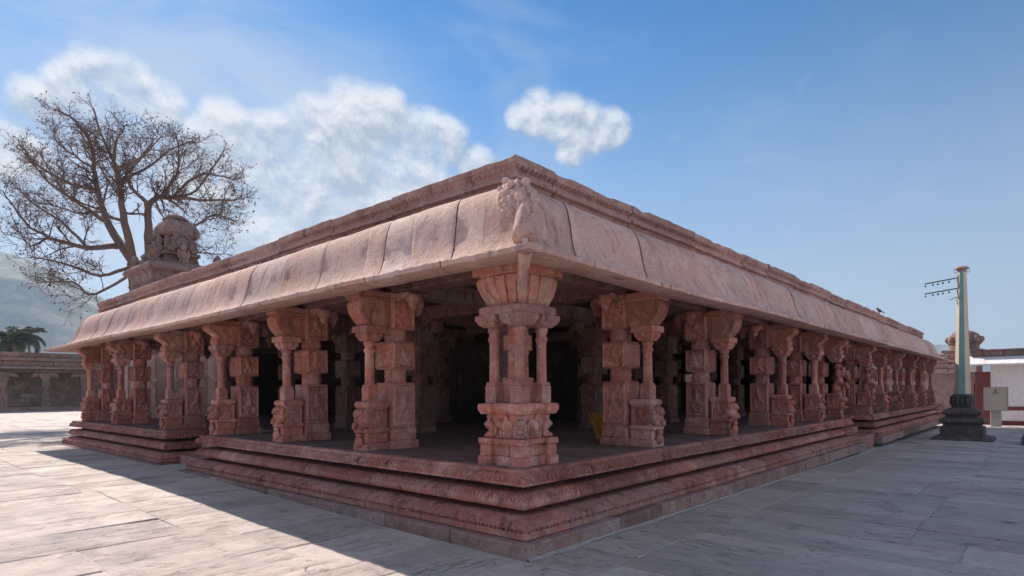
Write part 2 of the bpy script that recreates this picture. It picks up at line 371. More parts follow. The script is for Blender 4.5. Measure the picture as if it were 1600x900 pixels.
def ss(a, b, x):
    t = min(1, max(0, (x-a)/(b-a))); return t*t*(3-2*t)
def nz(*p): return noise.noise(Vector(p))

# ------------------------------------------------------------------ ground
def gz(x, y):
    a = ss(0.0, 9.0, y)
    return 0.125*a - 0.0095*min(max(x, 0.0), 40.0)*(1-a)
def build_ground():
    def axis(vals): return sorted(set(vals))
    near = [i*1.0 for i in range(-30, 66)]
    far = [-8000, -4000, -2000, -1000, -500, -250, -120, -60, 100, 160, 260, 500, 1000, 2000, 4000, 8000]
    xs = axis(near+far); ys = axis(near+far)
    mb = MB(); vs = [(x, y, gz(x, y)-0.009) for y in ys for x in xs]; n = len(xs)
    fs = [(j*n+i, j*n+i+1, (j+1)*n+i+1, (j+1)*n+i) for j in range(len(ys)-1) for i in range(n-1)]
    mb.add(vs, fs)
    return struct(obj('ground', mesh(mb, M['mortar'])))
ground = build_ground()
def slab_geo(x0, x1, y0, y1, rnd, along):
    # irregular flagstone: wavy outline, chamfered worn edge, small tilt
    g = rnd.uniform(0.002, 0.007)
    pts = []
    cs = [(x0+g, y0+g), (x1-g, y0+g), (x1-g, y1-g), (x0+g, y1-g)]
    cs = [(x+rnd.uniform(-.014, .014), y+rnd.uniform(-.014, .014)) for x, y in cs]
    for k in range(4):
        a, b = cs[k], cs[(k+1) % 4]
        L = math.hypot(b[0]-a[0], b[1]-a[1]); n = max(2, int(L/0.28))
        for i in range(n):
            t = i/n; j = 0 if i == 0 else 0.011
            pts.append((a[0]+(b[0]-a[0])*t+rnd.uniform(-j, j), a[1]+(b[1]-a[1])*t+rnd.uniform(-j, j)))
    cx = (x0+x1)/2; cy = (y0+y1)/2
    tx = rnd.uniform(-.008, .008); ty = rnd.uniform(-.008, .008); dz = rnd.uniform(-.004, .006)
    def top(x, y): return gz(x, y)+dz+tx*(x-cx)+ty*(y-cy)
    ins = 0.012
    def inset(p, d):
        vx, vy = cx-p[0], cy-p[1]; l = math.hypot(vx, vy) or 1; return (p[0]+vx/l*d, p[1]+vy/l*d)
    n = len(pts); vs = []
    for p in pts: vs.append((p[0], p[1], gz(*p)-0.035))
    for p in pts: vs.append((p[0], p[1], top(*p)-0.004-rnd.uniform(0, .004)))
    for p in pts:
        q = inset(p, ins+rnd.uniform(0, .012)); vs.append((q[0], q[1], top(*q)))
    vs.append((cx, cy, top(cx, cy)))
    fs = []
    for i in range(n):
        k = (i+1) % n
        fs += [(i, k, n+k, n+i), (n+i, n+k, 2*n+k, 2*n+i), (2*n+i, 2*n+k, 3*n)]
    return vs, fs
def build_paving():
    rnd = random.Random(5); cells = []
    # west court: strips parallel to the west face, slabs laid across them
    ya = -7.0
    while ya < 58:
        yb = min(58, ya+rnd.uniform(2.0, 4.5)*(1 if ya < 20 else 2)); x = -0.14
        while x > -11:
            w_ = rnd.uniform(0.9, 1.9); y = ya
            while y < yb-0.05:
                h = rnd.uniform(0.40, 0.95); hi = min(y+h, yb)
                if yb-hi < 0.3: hi = yb
                cells.append((x-w_, x, y, hi, 'paveL')); y = hi
            x -= w_
        ya = yb
    # ground beyond the north end of the hall
    x = -0.14
    while x < 13:
        w_ = rnd.uniform(1.0, 1.9); y = 19.0
        while y < 56:
            h = rnd.uniform(.6, 1.1); cells.append((x, x+w_, y, y+h, 'paveL')); y += h
        x += w_
    # south court: rows parallel to the south face, slabs running away from the building
    h0 = 0.68; xx = -0.14
    while xx < 36:
        w_ = rnd.uniform(0.8, 1.7); cells.append((xx, xx+w_, -0.14-h0, -0.14, 'paveR')); xx += w_
    xa = -0.14
    while xa < 36:
        xb = xa+rnd.uniform(2.0, 4.0); y = -0.14-h0
        while y > -9:
            h = rnd.uniform(1.2, 2.4); xx = xa
            while xx < xb-0.05:
                w_ = rnd.uniform(0.32, 0.68); hi = min(xx+w_, xb)
                if xb-hi < 0.3: hi = xb
                cells.append((xx, hi, y-h, y, 'paveR')); xx = hi
            y -= h
        xa = xb
    scored = []
    for c in cells:
        cx, cy = (c[0]+c[1])/2, (c[2]+c[3])/2
        p = proj((cx, cy, gz(cx, cy))); s = 0
        if p and -60 < p[0] < 1660 and p[1] < 960:
            s = (c[1]-c[0])*(c[3]-c[2])/p[2]**3
        scored.append((s, c))
    scored.sort(key=lambda t: -t[0])
    rest = {'paveL': MB(), 'paveR': MB()}
    for i, (s, c) in enumerate(scored):
        vs, fs = slab_geo(*c[:4], rnd, 0)
        if i < 300 and s > 0:
            ox, oy = c[0], c[2]
            mb = MB(); mb.add([(v[0]-ox, v[1]-oy, v[2]) for v in vs], fs)
            obj('paving_slab', mesh(mb, M[c[4]]), ground, (ox, oy, 0))
        else: rest[c[4]].add(vs, fs)
    for k, mb in rest.items():
        struct(obj('distant_paving', mesh(mb, M[k]), ground), 'stuff')
build_paving()

# ------------------------------------------------------------------ hills
def hillmat():
    m, t, b = mat_new('scrub hillside')
    g = t.new('ShaderNodeNewGeometry'); P = g.outputs['Position']
    n1 = t.noise(P, 0.006, 8, 0.7); n2 = t.noise(P, 0.03, 6, 0.7)
    c = t.mix(t.remap(n2, 0.4, 0.62), c4((0.055, 0.062, 0.034)), c4((0.13, 0.115, 0.075)))
    c = t.mix(t.remap(n1, 0.56, 0.66), c, c4((0.27, 0.22, 0.18)))
    t.l.new(c, b.inputs['Base Color']); b.inputs['Roughness'].default_value = 0.95
    return m
M['hill'] = hillmat()
def hill(name, pxc, Z, H, rx, ry, seed, N=70):
    c = at(pxc, 610, Z); mb = MB(); vs = []; fs = []
    ang = math.atan2(rt.y, rt.x)
    for j in range(N+1):
        for i in range(N+1):
            u = i/N*2-1; v = j/N*2-1
            q = math.sqrt(u*u+v*v)
            h = max(0.0, 1-q)**0.8*(1.0 if q < 1 else 0)
            h = ss(0, 1, max(0, 1-q))*0.75+max(0, 1-q)*0.25
            X = u*rx; Y = v*ry
            n_ = 0.5*nz(u*2.2+seed, v*2.2, 0.3)+0.26*nz(u*5+seed, v*5, 1.3)+0.13*nz(u*11+seed, v*11, 2)+0.06*nz(u*25, v*25, seed)
            z = H*h*(1+0.45*n_)-4
            vs.append((c.x+X*math.cos(ang)-Y*math.sin(ang), c.y+X*math.sin(ang)+Y*math.cos(ang), z))
    n = N+1
    for j in range(N):
        for i in range(N): fs.append((j*n+i, j*n+i+1, (j+1)*n+i+1, (j+1)*n+i))
    mb.add(vs, fs)
    return struct(obj(name, mesh(mb, M['hill'], smooth=True)))
hill('hill', -60, 1500, 345, 1000, 620, 3.1, 90)
hill('hill', 1480, 3000, 230, 700, 500, 7.7, 40)
hill('hill', 420, 3300, 250, 1500, 600, 11.2, 40)

def fillet():
    r = random.Random(41); mb = MB(); vs = []; fs = []
    n = 160
    for i in range(n+1):
        x = -0.1+i*0.1; w_ = max(0.004, 0.035+0.055*nz(x*1.1, 2, 3)+0.03*nz(x*5, 2, 3)); g = gz(x, 0)
        vs += [(x, -0.098, g+0.018+0.008*nz(x*5, 1, 1)), (x, -0.105-w_*0.5, g+0.014), (x, -0.11-w_, g+0.003)]
    for i in range(n):
        for k in range(2): fs.append((i*3+k, i*3+k+1, i*3+k+4, i*3+k+3))
    mb.add(vs, fs); obj('mortar_fillet', mesh(mb, M['fillet'], smooth=True), ground)
fillet()

# ------------------------------------------------------------------ pillared hall
hall = thing('pillared_hall', 'open pink granite temple hall with carved pillars, curved eave and moulded plinth', 'temple hall')
FLOOR, TOPZ, QO = 0.79, 2.97, 0.34
L1, L2, L3 = 8.5, 9.9, 18.0          # west face: plinth, entrance gap, plinth end
R1, R2, R3 = 13.9, 16.2, 32.0        # south face
PY = [3.25, 5.56, 8.08, 10.75, 14.25, 17.15]            # pillars on the west face
PX = [3.3, 6.02, 9.15, 11.5, 13.5, 17.0, 19.3, 22.1, 25.3, 28.0, 31.0]   # on the south face

def sweep(mb, face, s0, s1, prof, step, disp=None, gap=0.004, sl0=0.0, sl1=0.0):
    P0, d, n, L, ms, me = face
    P0 = Vector((P0[0], P0[1], 0)); d = Vector((d[0], d[1], 0)); n = Vector((n[0], n[1], 0))
    first = s0 <= 0; last = s1 >= L-1e-6
    N = max(1, int(math.ceil((s1-s0)/step))); m = len(prof); vs = []; fs = []
    for i in range(N+1):
        t = i/N
        for j, (o, z) in enumerate(prof):
            a = -o if (first and ms) else s0+(0 if first else gap)+sl0*(0.25-o)
            b = L+o if (last and me) else s1-(0 if last else gap)+sl1*(0.25-o)
            s = a+(b-a)*t
            if disp:
                win = 1.0
                if first and ms: win = min(win, max(0, (s+o)/0.03))
                if last and me: win = min(win, max(0, (L+o-s)/0.03))
                do, dz = disp(s, j, o, z); do *= min(1, win); dz *= min(1, win)
            else: do = dz = 0
            q = P0+d*s+n*(o+do); vs.append((q.x, q.y, z+dz))
    for i in range(N):
        for j in range(m-1):
            fs.append((i*m+j, i*m+j+1, (i+1)*m+j+1, (i+1)*m+j))
        fs.append((i*m+m-1, i*m, (i+1)*m, (i+1)*m+m-1))
    if not (first and ms): fs.append(tuple(range(m-1, -1, -1)))
    if not (last and me): fs.append(tuple(N*m+j for j in range(m)))
    mb.add(vs, fs)
def breaks(L, lo, hi, rnd, first=None):
    b = [0.0]
    if first: b.append(first)
    while L-b[-1] > hi*1.4: b.append(b[-1]+rnd.uniform(lo, hi))
    if L-b[-1] > hi: b.append((b[-1]+L)/2)
    b.append(L); return b

P_STEP = [(-0.30, -0.06), (0.10, -0.06), (0.105, 0.125), (0.095, 0.138), (-0.30, 0.14)]
P_LOW = [(-0.42, 0.146), (-0.006, 0.146), (0.0, 0.152), (0.0, 0.205), (-0.012, 0.212), (-0.018, 0.216), (-0.018, 0.234), (-0.002, 0.240), (-0.006, 0.254), (-0.024, 0.274), (-0.05, 0.293), (-0.085, 0.311), (-0.125, 0.324), (-0.165, 0.335), (-0.42, 0.338)]
P_TOR = [(-0.42, 0.386), (-0.205, 0.387), (-0.165, 0.396), (-0.14, 0.415), (-0.13, 0.445), (-0.132, 0.47), (-0.145, 0.50), (-0.17, 0.53), (-0.205, 0.548), (-0.24, 0.552), (-0.42, 0.553)]
P_KAP = [(-0.45, 0.630), (-0.155, 0.631), (-0.145, 0.634), (-0.143, 0.658), (-0.152, 0.666), (-0.150, 0.675), (-0.156, 0.695), (-0.170, 0.718), (-0.190, 0.738), (-0.207, 0.750), (-0.210, 0.758), (-0.200, 0.764), (-0.200, 0.784), (-0.21, 0.788), (-0.45, 0.787)]
def worn(s, z, k, a=0.006): return a*nz(s*1.7, z*9, k)+a*0.8*nz(s*7, z*17, k+3)-0.05*max(0, nz(s*2.3, z*4, k+7)-0.45)
def d_low(k, period=0.115):
    def f(s, j, o, z):
        e = worn(s, z, k)
        u = (s/period) % 1.0
        fade = ss(-0.35, 0.15, nz(s*0.6, k, 5.5))*0.4+0.7
        if 4 <= j <= 6: e += -0.03 if (s/(period*0.5)) % 1 < 0.42 else 0.006
        elif 7 <= j <= 12:
            a = math.sqrt(max(0, 1-(2*u-1)**2)); tip = (j-7)/5
            e += fade*(0.032*(a-0.62)-(0.022 if (abs(2*u-1) < 0.30+0.3*tip and abs(2*u-1) > 0.14+0.3*tip) else 0))
        return e, 0
    return f
def d_tor(k, period=0.052):
    def f(s, j, o, z):
        e = worn(s, z, k); u = (s/period) % 1.0
        fade = ss(-0.35, 0.1, nz(s*0.5, k, 9.5))*0.5+0.55
        if 6 <= j <= 8: e += -0.034*fade*(1 if u < 0.4 else 0)
        return e, 0
    return f
def d_kap(k, period=0.066):
    def f(s, j, o, z):
        e = worn(s, z, k, 0.007); u = (s/period) % 1.0
        fade = ss(-0.35, 0.1, nz(s*0.45, k, 13.5))*0.5+0.6
        if 5 <= j <= 8: e += fade*(0.030*math.sin(math.pi*u)-0.030*(1 if u < 0.28 else 0))
        # projecting ornamental blocks every couple of metres
        b_ = abs(((s+0.35) % 2.45)-1.2)
        if b_ < 0.12 and j >= 3: e += 0.038+0.03*nz(s*22, z*30, k)
        if j >= 11: e += 0.012*nz(s*2.3, 3, k)
        return e, (0.010*nz(s*3, 8, k)-0.09*max(0, nz(s*1.6, 2.2, k)-0.38) if j >= 9 and j < 14 else 0)
    return f
def d_step(k):
    def f(s, j, o, z): return worn(s, z, k, 0.012), 0.006*nz(s*2.2, k, 1) if j in (2, 3) else 0
    return f
core = MB()
core.box(0.40, R1-0.40, 0.40, 1.7, -0.1, 0.63).box(0.405, 1.7, 1.65, L1-0.40, -0.1, 0.628)
core.box(0.40, 1.7, L2+0.40, L3-0.40, -0.1, 0.63).box(R2+0.40, R3-0.40, 0.40, 1.7, -0.1, 0.63)
core.box(1.62, R3-0.33, 1.62, L3-0.33, -0.1, 0.626)
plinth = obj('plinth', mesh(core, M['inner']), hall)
fW1 = ((0, 0), (0, 1), (-1, 0), L1, True, True); fS1 = ((0, 0), (1, 0), (0, -1), R1, True, True)
faces = [(((0, L1), (1, 0), (0, 1), 1.7, True, False), 0), (((R1, 0), (0, 1), (1, 0), 1.7, True, False), 0),
         (((0, L2), (0, 1), (-1, 0), L3-L2, True, True), 1), (((0, L2), (1, 0), (0, -1), 1.7, True, False), 1), (((0, L3), (1, 0), (0, 1), 3.2, True, False), 0),
         (((R2, 0), (1, 0), (0, -1), R3-R2, True, True), 2), (((R2, 0), (0, 1), (-1, 0), 1.7, True, False), 2), (((R3, 0), (0, 1), (1, 0), 3.0, True, False), 0)]
courses = [(P_STEP, d_step, 0.08, (0.7, 1.7)), (P_LOW, d_low, 0.0165, (1.3, 2.4)), (P_TOR, d_tor, 0.0105, (1.2, 2.2)), (P_KAP, d_kap, 0.0135, (1.3, 2.5))]
rnd = random.Random(11)
for ci, (prof, dfn, step, (lo, hi)) in enumerate(courses):
    cw = [0.95, 1.0, 1.35, 1.05][ci]; cs_ = [0.75, 0.72, 1.1, 0.8][ci]
    mb = MB(); sweep(mb, fW1, 0, cw, prof, step, dfn(ci)); sweep(mb, fS1, 0, cs_, prof, step, dfn(ci+20))
    obj('plinth_block', mesh(mb, M['plinth' if ci else 'step']), plinth)
    for face, first, kk in ((fW1, cw, ci), (fS1, cs_, ci+20)):
        b = breaks(face[3], lo, hi, rnd, first)
        for a, e in zip(b[1:-1], b[2:]):
            jit = rnd.uniform(-0.006, 0.006); base = dfn(kk)
            mb = MB(); sweep(mb, face, a, e, prof, step*(1 if a < 6 else 1.6), lambda s, j, o, z, B=base, J=jit: (B(s, j, o, z)[0]+J, B(s, j, o, z)[1]))
            obj('plinth_block', mesh(mb, M['plinth' if ci else 'step']), plinth)
    for fi, (face, q) in enumerate(faces):
        b = breaks(face[3], lo*1.2, hi*1.4, rnd)
        for a, e in zip(b[:-1], b[1:]):
            mb = MB(); sweep(mb, face, a, e, prof, step*(2.2 if q else 4), dfn(ci+fi*3+40))
            obj('plinth_block', mesh(mb, M['plinth' if ci else 'step']), plinth)
# floor with entrances left open, and entrance steps
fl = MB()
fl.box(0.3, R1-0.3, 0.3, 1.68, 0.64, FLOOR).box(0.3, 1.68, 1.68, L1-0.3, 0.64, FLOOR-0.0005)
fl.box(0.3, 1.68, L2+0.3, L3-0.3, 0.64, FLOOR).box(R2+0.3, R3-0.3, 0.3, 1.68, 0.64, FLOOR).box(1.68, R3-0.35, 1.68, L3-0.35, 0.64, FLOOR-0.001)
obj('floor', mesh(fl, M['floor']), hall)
for k in range(3):
    sb = MB(); sb.box(0.35+k*0.42, 1.66, L1+0.15, L2-0.15, 0.1+k*0.2, 0.1+(k+1)*0.2-0.003)
    obj('entrance_step', mesh(sb, M['plinth'], bevel=0.012, cut=0.25, amp=0.006), hall)
    sb = MB(); sb.box(R1+0.2, R2-0.2, 0.1+k*0.42, 1.66, -0.15 if k == 0 else 0.05+k*0.2, 0.05+(k+1)*0.2-0.003)
    obj('entrance_step', mesh(sb, M['plinth'], bevel=0.012, cut=0.25, amp=0.006), hall)

# ---- relief panels (figures carved on the pillar blocks)
def seg_d(px, py, a, b):
    vx, vy = b[0]-a[0], b[1]-a[1]; l = vx*vx+vy*vy or 1e-9
    t = max(0, min(1, ((px-a[0])*vx+(py-a[1])*vy)/l)); return math.hypot(px-a[0]-vx*t, py-a[1]-vy*t)
def relief(w_, h_, seed, depth=0.05):
    r = random.Random(seed); caps_ = []; sc_ = min(h_, w_*1.25)
    cx = r.uniform(-.05, .05)*w_; lean = r.uniform(-.12, .12)*w_
    def cap(a, b, k): caps_.append((a, b, k*sc_))
    hy = 0.5*h_+0.30*sc_; ty = 0.5*h_+0.20*sc_; py_ = 0.5*h_-0.06*sc_; by = 0.5*h_-0.43*sc_
    cap((cx+lean, hy), (cx+lean, hy+.03*sc_), .085); cap((cx+lean, hy+.09*sc_), (cx+lean*1.1, hy+.13*sc_), .045)
    cap((cx+lean*.7, ty), (cx, py_), .105); cap((cx-.06*sc_, py_), (cx+.06*sc_, py_), .09)
    for s_ in (-1, 1):
        kx = cx+s_*r.uniform(.08, .24)*sc_; ky = r.uniform(.42, .6)*(py_-by)+by
        cap((cx+s_*.05*sc_, py_), (kx, ky), .068); cap((kx, ky), (cx+s_*r.uniform(.03, .26)*sc_, by), .052)
        ex = cx+s_*r.uniform(.18, .30)*sc_; ey = ty+r.uniform(-.2, .06)*sc_
        cap((cx+lean*.7+s_*.09*sc_, ty+.01), (ex, ey), .045); cap((ex, ey), (ex+s_*r.uniform(-.16, .08)*sc_, ey+r.uniform(-.05, .26)*sc_), .038)
    for _ in range(22):
        ax = r.uniform(-.42, .42)*w_; ay = r.uniform(.06, .94)*h_
        a_ = r.uniform(0, 6.28); l_ = r.uniform(.03, .12)*sc_
        cap((ax, ay), (ax+l_*math.cos(a_), ay+l_*math.sin(a_)), r.uniform(.022, .05))
    nx = 28; ny = max(14, int(nx*h_/w_)); vs = []; fs = []
    for j in range(ny+1):
        for i in range(nx+1):
            x = (i/nx-.5)*w_; z = j/ny*h_
            hgt = 0
            for a, b, k in caps_:
                d = seg_d(x, z, a, b)
                if d < k: hgt = max(hgt, math.sqrt(k*k-d*d)*0.75)
            edge = min(w_/2-abs(x), z, h_-z)
            y = 0.0
            if edge > 0.026: y = 0.024-min(hgt, depth)*1.15+0.012*nz(x*24, z*24, seed)+0.007*nz(x*55, z*55, seed)
            if edge < 0.001: y = 0.034
            vs.append((x, y, z))
    n = nx+1
    for j in range(ny):
        for i in range(nx): fs.append((j*n+i, j*n+i+1, (j+1)*n+i+1, (j+1)*n+i))
    mb = MB(); mb.add(vs, fs); return mb
REL_T = [mesh(relief(0.37, 0.58, 100+k, 0.06), M['pillar'], smooth=False) for k in range(6)]
REL_M = [mesh(relief(0.37, 0.35, 200+k, 0.055), M['pillar'], smooth=False) for k in range(6)]
REL_U = [mesh(relief(0.37, 0.41, 300+k, 0.055), M['pillar'], smooth=False) for k in range(6)]
REL_B = [mesh(relief(0.27, 0.28, 400+k, 0.05), M['pillar'], smooth=False) for k in range(4)]
REL_IN = [[mesh(relief(w_, h_, sd+k, dp), M['pillarshade'], smooth=False) for k in range(4)] for (w_, h_, sd, dp) in ((0.37, 0.58, 500, 0.06), (0.37, 0.35, 600, 0.05), (0.37, 0.41, 700, 0.05))]
# ---- prototypes (local: outward = -y, floor at z = 0, outer edge at y = 0)
SY = 0.61    # centre of the main shaft
def shaft_mb(cy):
    mb = MB()
    mb.cbox(0, cy, 0.47, 0.47, -0.004, 0.12).cbox(0, cy, 0.42, 0.42, 0.12, 0.29)
    mb.cbox(0, cy, 0.39, 0.39, 0.29, 0.93)
    mb.ring((0, cy, 0), [(0.17, 0.92), (0.15, 0.98), (0.17, 1.02), (0.15, 1.06), (0.17, 1.13)], 8, math.pi/8)
    mb.cbox(0, cy, 0.395, 0.395, 1.12, 1.51)
    mb.ring((0, cy, 0), [(0.155, 1.50), (0.15, 1.56), (0.17, 1.585), (0.15, 1.61), (0.155, 1.69)], 16)
    mb.cbox(0, cy, 0.39, 0.39, 1.68, 2.13)
    return mb
def capital_mb(cy, arm=0.43):
    mb = MB()
    mb.cbox(0, cy, 0.42, 0.42, 2.11, 2.183)
    for dx, dy in ((1, 0), (-1, 0), (0, 1), (0, -1)):
        n_ = 7; pts = []
        for k in range(n_):
            t = k/(n_-1); pts.append((0.16+t*(arm-0.16), 2.06+0.10*t*t))
        # curved corbel arm
        w2 = 0.125; vs = []; fs = []
        for (r_, z_) in pts:
            for s_ in (-1, 1):
                X, Y = dx*r_-dy*w2*s_, dy*r_+dx*w2*s_
                vs.append((X, cy+Y, z_)); vs.append((X, cy+Y, 2.181))
        for k in range(n_-1):
            a = k*4; b = a+4
            fs += [(a, a+2, b+2, b), (a+1, b+1, b+3, a+3), (a, b, b+1, a+1), (a+2, a+3, b+3, b+2)]
        e = (n_-1)*4; fs.append((e, e+2, e+3, e+1)); mb.add(vs, fs)
        X, Y = dx*(arm-0.02), dy*(arm-0.02)
        mb.ring((X, cy+Y, 0), [(0.012, 1.92), (0.045, 1.95), (0.072, 2.0), (0.062, 2.025), (0.09, 2.05), (0.108, 2.10), (0.10, 2.15)], 10)
    return mb
def colonette_mb(cy=0.17, cx=0.0, top=1.52, r0=0.070, wb=0.165):
    mb = MB(); c = (cx, cy, 0)
    mb.cbox(cx, cy, wb, wb, 0.665, 0.86); mb.cbox(cx, cy, wb-0.015, wb-0.015, 0.86, 0.90)
    mb.ring(c, [(r0*1.05, 0.895), (r0, 0.92), (r0*0.94, 1.34), (r0*1.02, 1.345), (r0*1.2, 1.36), (r0*1.2, 1.385), (r0*0.98, 1.40), (r0*0.98, 1.43), (r0*1.15, 1.45), (r0*1.28, 1.47), (r0*1.1, 1.50), (r0*1.1, top)], 8, math.pi/8)
    return mb
def capblock_mb(cy=0.17, cx=0.0):
    mb = MB(); c = (cx, cy, 0)
    mb.sqr(c, [(0.095, 1.50), (0.135, 1.565), (0.14, 1.60), (0.135, 1.62)]); mb.sqr(c, [(0.165, 1.615), (0.172, 1.63), (0.172, 1.70), (0.16, 1.712)])
    for s_ in (-1, 1):
        for a in (0, 1):
            X, Y = (s_*0.13, 0) if a == 0 else (0, s_*0.13)
            mb.ell((cx+X, cy+Y, 1.60), (0.045, 0.045, 0.05), 8, 5)
    return mb
def base_mb(cy=0.17):
    mb = MB()
    mb.cbox(0, cy+0.03, 0.32, 0.40, -0.004, 0.10).cbox(0, cy+0.035, 0.265, 0.35, 0.10, 0.24)
    mb.cbox(0, cy+0.03, 0.31, 0.40, 0.24, 0.30).cbox(0, cy+0.05, 0.24, 0.32, 0.29, 0.57)
    mb.sqr((0, cy+0.03, 0), [(0.13, 0.55), (0.16, 0.585), (0.175, 0.61), (0.17, 0.65), (0.15, 0.675)])
    return mb
def lion_mb(cy=0.0):
    # crouching lion under the colonette
    mb = MB()
    for s_ in (-1, 1):
        mb.ell((s_*0.085, cy+0.0, 0.345), (0.05, 0.06, 0.055)); mb.ell((s_*0.10, cy+0.05, 0.41), (0.05, 0.07, 0.09)); mb.ell((s_*0.07, cy-0.025, 0.315), (0.04, 0.05, 0.03))
        mb.ell((s_*0.055, cy+0.0, 0.53), (0.028, 0.03, 0.035)); mb.ell((s_*0.12, cy+0.03, 0.50), (0.035, 0.05, 0.06))
    mb.ell((0, cy+0.03, 0.43), (0.10, 0.07, 0.10)); mb.ell((0, cy-0.01, 0.50), (0.075, 0.065, 0.065)); mb.ell((0, cy-0.055, 0.48), (0.045, 0.035, 0.03)); mb.ell((0, cy-0.01, 0.12), (0.08, 0.05, 0.08)); mb.ell((0, cy-0.02, 0.21), (0.06, 0.04, 0.04))
    return mb
def bracket_mb(z0=1.708, z1=2.06, back=0.50, hw=0.145, kind=0):
    if kind == 0:      # full rounded swell
        curve = [(t/18, 0.055-0.165*math.sin(math.pi/2*min(1.0, t/18/0.72))**0.9+(0.0 if t < 16 else 0.012*(t-15))) for t in range(19)]
    else:              # scroll: belly, hollow, then a flaring lip
        curve = [(t/18, 0.03-0.035*math.sin(math.pi*min(1.0, t/18/0.42))-0.165*ss(0.46, 0.86, t/18)+(0.012 if t == 18 else 0)) for t in range(19)]
    nx = 18; vs = []; fs = []
    for (t, q) in curve:
        for i in range(nx+1):
            u = i/nx*2-1
            g = -0.012 if (i % 4) == 2 else 0.0
            k = 1+0.10*(t > 0.6)*(t-0.6)/0.4
            side = 0.03*abs(u)**6
            vs.append((u*hw*k, q+side-g*1.0, z0+(z1-z0)*t))
    n = nx+1; m = len(curve)
    for j in range(m-1):
        for i in range(nx): fs.append((j*n+i, j*n+i+1, (j+1)*n+i+1, (j+1)*n+i))
    mb = MB(); mb.add(vs, fs)
    for s_ in (0, nx):     # grooved sides
        v2 = []; f2 = []
        K = 7
        for j, (t, q) in enumerate(curve):
            x, y, z = vs[j*n+s_]
            for k in range(K):
                v2.append((x-(0.010 if k % 2 else 0)*(1 if s_ else -1), y+(back-y)*k/(K-1), z))
        for j in range(m-1):
            for k in range(K-1): f2.append((j*K+k, j*K+k+1, (j+1)*K+k+1, (j+1)*K+k))
        mb.add(v2, f2)
    return mb
def topblock_mb():
    mb = MB(); mb.box(-0.165, 0.165, -0.10, 0.48, 2.062, 2.105).box(-0.18, 0.18, -0.13, 0.48, 2.105, 2.183)
    return mb
W = dict(cut=0.13, amp=0.005, nsc=9.0)
PRO = {'shaft': mesh(shaft_mb(SY), M['pillar'], bevel=0.012, **W), 'capital': mesh(capital_mb(SY), M['pillar'], bevel=0.008),
       'colonette': mesh(colonette_mb(), M['pillar'], bevel=0.005), 'capblock': mesh(capblock_mb(), M['pillar'], bevel=0.006),
       'base': mesh(base_mb(), M['pillar'], bevel=0.01, **W), 'lion': mesh(lion_mb(), M['pillar'], smooth=True, cut=0.05, amp=0.006, nsc=22),
       'bracket': mesh(bracket_mb(), M['pillar'], smooth=False), 'scroll': mesh(bracket_mb(kind=1), M['pillar'], smooth=False), 'topblock': mesh(topblock_mb(), M['pillar'], bevel=0.01, **W)}
IN_SH = mesh(shaft_mb(0), M['pillarshade'], bevel=0.012); IN_CA = mesh(capital_mb(0, 0.52), M['pillarshade'])
def reliefs(p, r, cy, mats=None, sides=(1, -1)):
    for s_ in sides:
        for arr, z, hw in ((REL_T, 0.32, 0.220), (REL_M, 1.14, 0.222), (REL_U, 1.70, 0.220)):
            obj('relief_panel', r.choice(arr), p, (s_*hw, cy, z), s_*math.pi/2)
    obj('relief_panel', r.choice(REL_M), p, (0, cy-0.222, 1.14), 0); obj('relief_panel', r.choice(REL_U), p, (0, cy+0.220, 1.70), math.pi)
# rearing beast against a pillar (south entrance)
def yali_mb():
    mb = MB(); E = mb.ell
    E((0, 0.16, 0.78), (0.12, 0.11, 0.26)); E((0, 0.10, 1.00), (0.115, 0.11, 0.15)); E((0, 0.02, 1.22), (0.10, 0.12, 0.12)); E((0, -0.08, 1.18), (0.065, 0.09, 0.06)); E((0, -0.13, 1.10), (0.04, 0.05, 0.10))
    for s_ in (-1, 1):
        E((s_*0.09, 0.10, 0.62), (0.07, 0.10, 0.14)); E((s_*0.09, 0.0, 0.50), (0.055, 0.10, 0.07)); E((s_*0.09, 0.03, 0.38), (0.045, 0.05, 0.11)); E((s_*0.09, -0.03, 0.30), (0.05, 0.08, 0.035))
        E((s_*0.09, -0.02, 0.92), (0.045, 0.10, 0.05)); E((s_*0.09, -0.10, 0.86), (0.04, 0.045, 0.08)); E((s_*0.07, -0.0, 1.33), (0.03, 0.04, 0.06)); E((s_*0.10, 0.10, 1.20), (0.06, 0.08, 0.12)); E((s_*0.055, -0.10, 1.24), (0.025, 0.025, 0.025))
    E((0, 0.12, 1.38), (0.12, 0.10, 0.10)); E((0, -0.02, 0.70), (0.035, 0.035, 0.22))
    return mb
YALI = mesh(yali_mb(), M['pillar'], smooth=True, cut=0.06, amp=0.012, nsc=20)
def face_pillar(loc, rz, seed, beast=False):
    r = random.Random(seed)
    p = obj('pillar', PRO['shaft'], hall, loc, rz)
    obj('capital', PRO['capital'], p); obj('bracket', PRO['scroll' if seed % 10 >= 2 else 'bracket'], p); obj('bracket_slab', PRO['topblock'], p); obj('colonette_base', PRO['base'], p)
    obj('abacus', PRO['capblock'], p)
    if beast: obj('rearing_beast', YALI, p)
    obj('colonette', PRO['colonette'], p) if not beast else None
    if not beast: obj('lion_figure', PRO['lion'], p)
    for s_ in (-1, 1): obj('relief_panel', r.choice(REL_B), p, (s_*0.146, 0.22, 0.29), s_*math.pi/2)
    reliefs(p, r, SY)
    return p
for i, y in enumerate(PY): face_pillar((QO, y, FLOOR), -math.pi/2, 50+i)
for i, x in enumerate(PX): face_pillar((x, QO, FLOOR), 0, 80+i, beast=(i in (4, 5)))
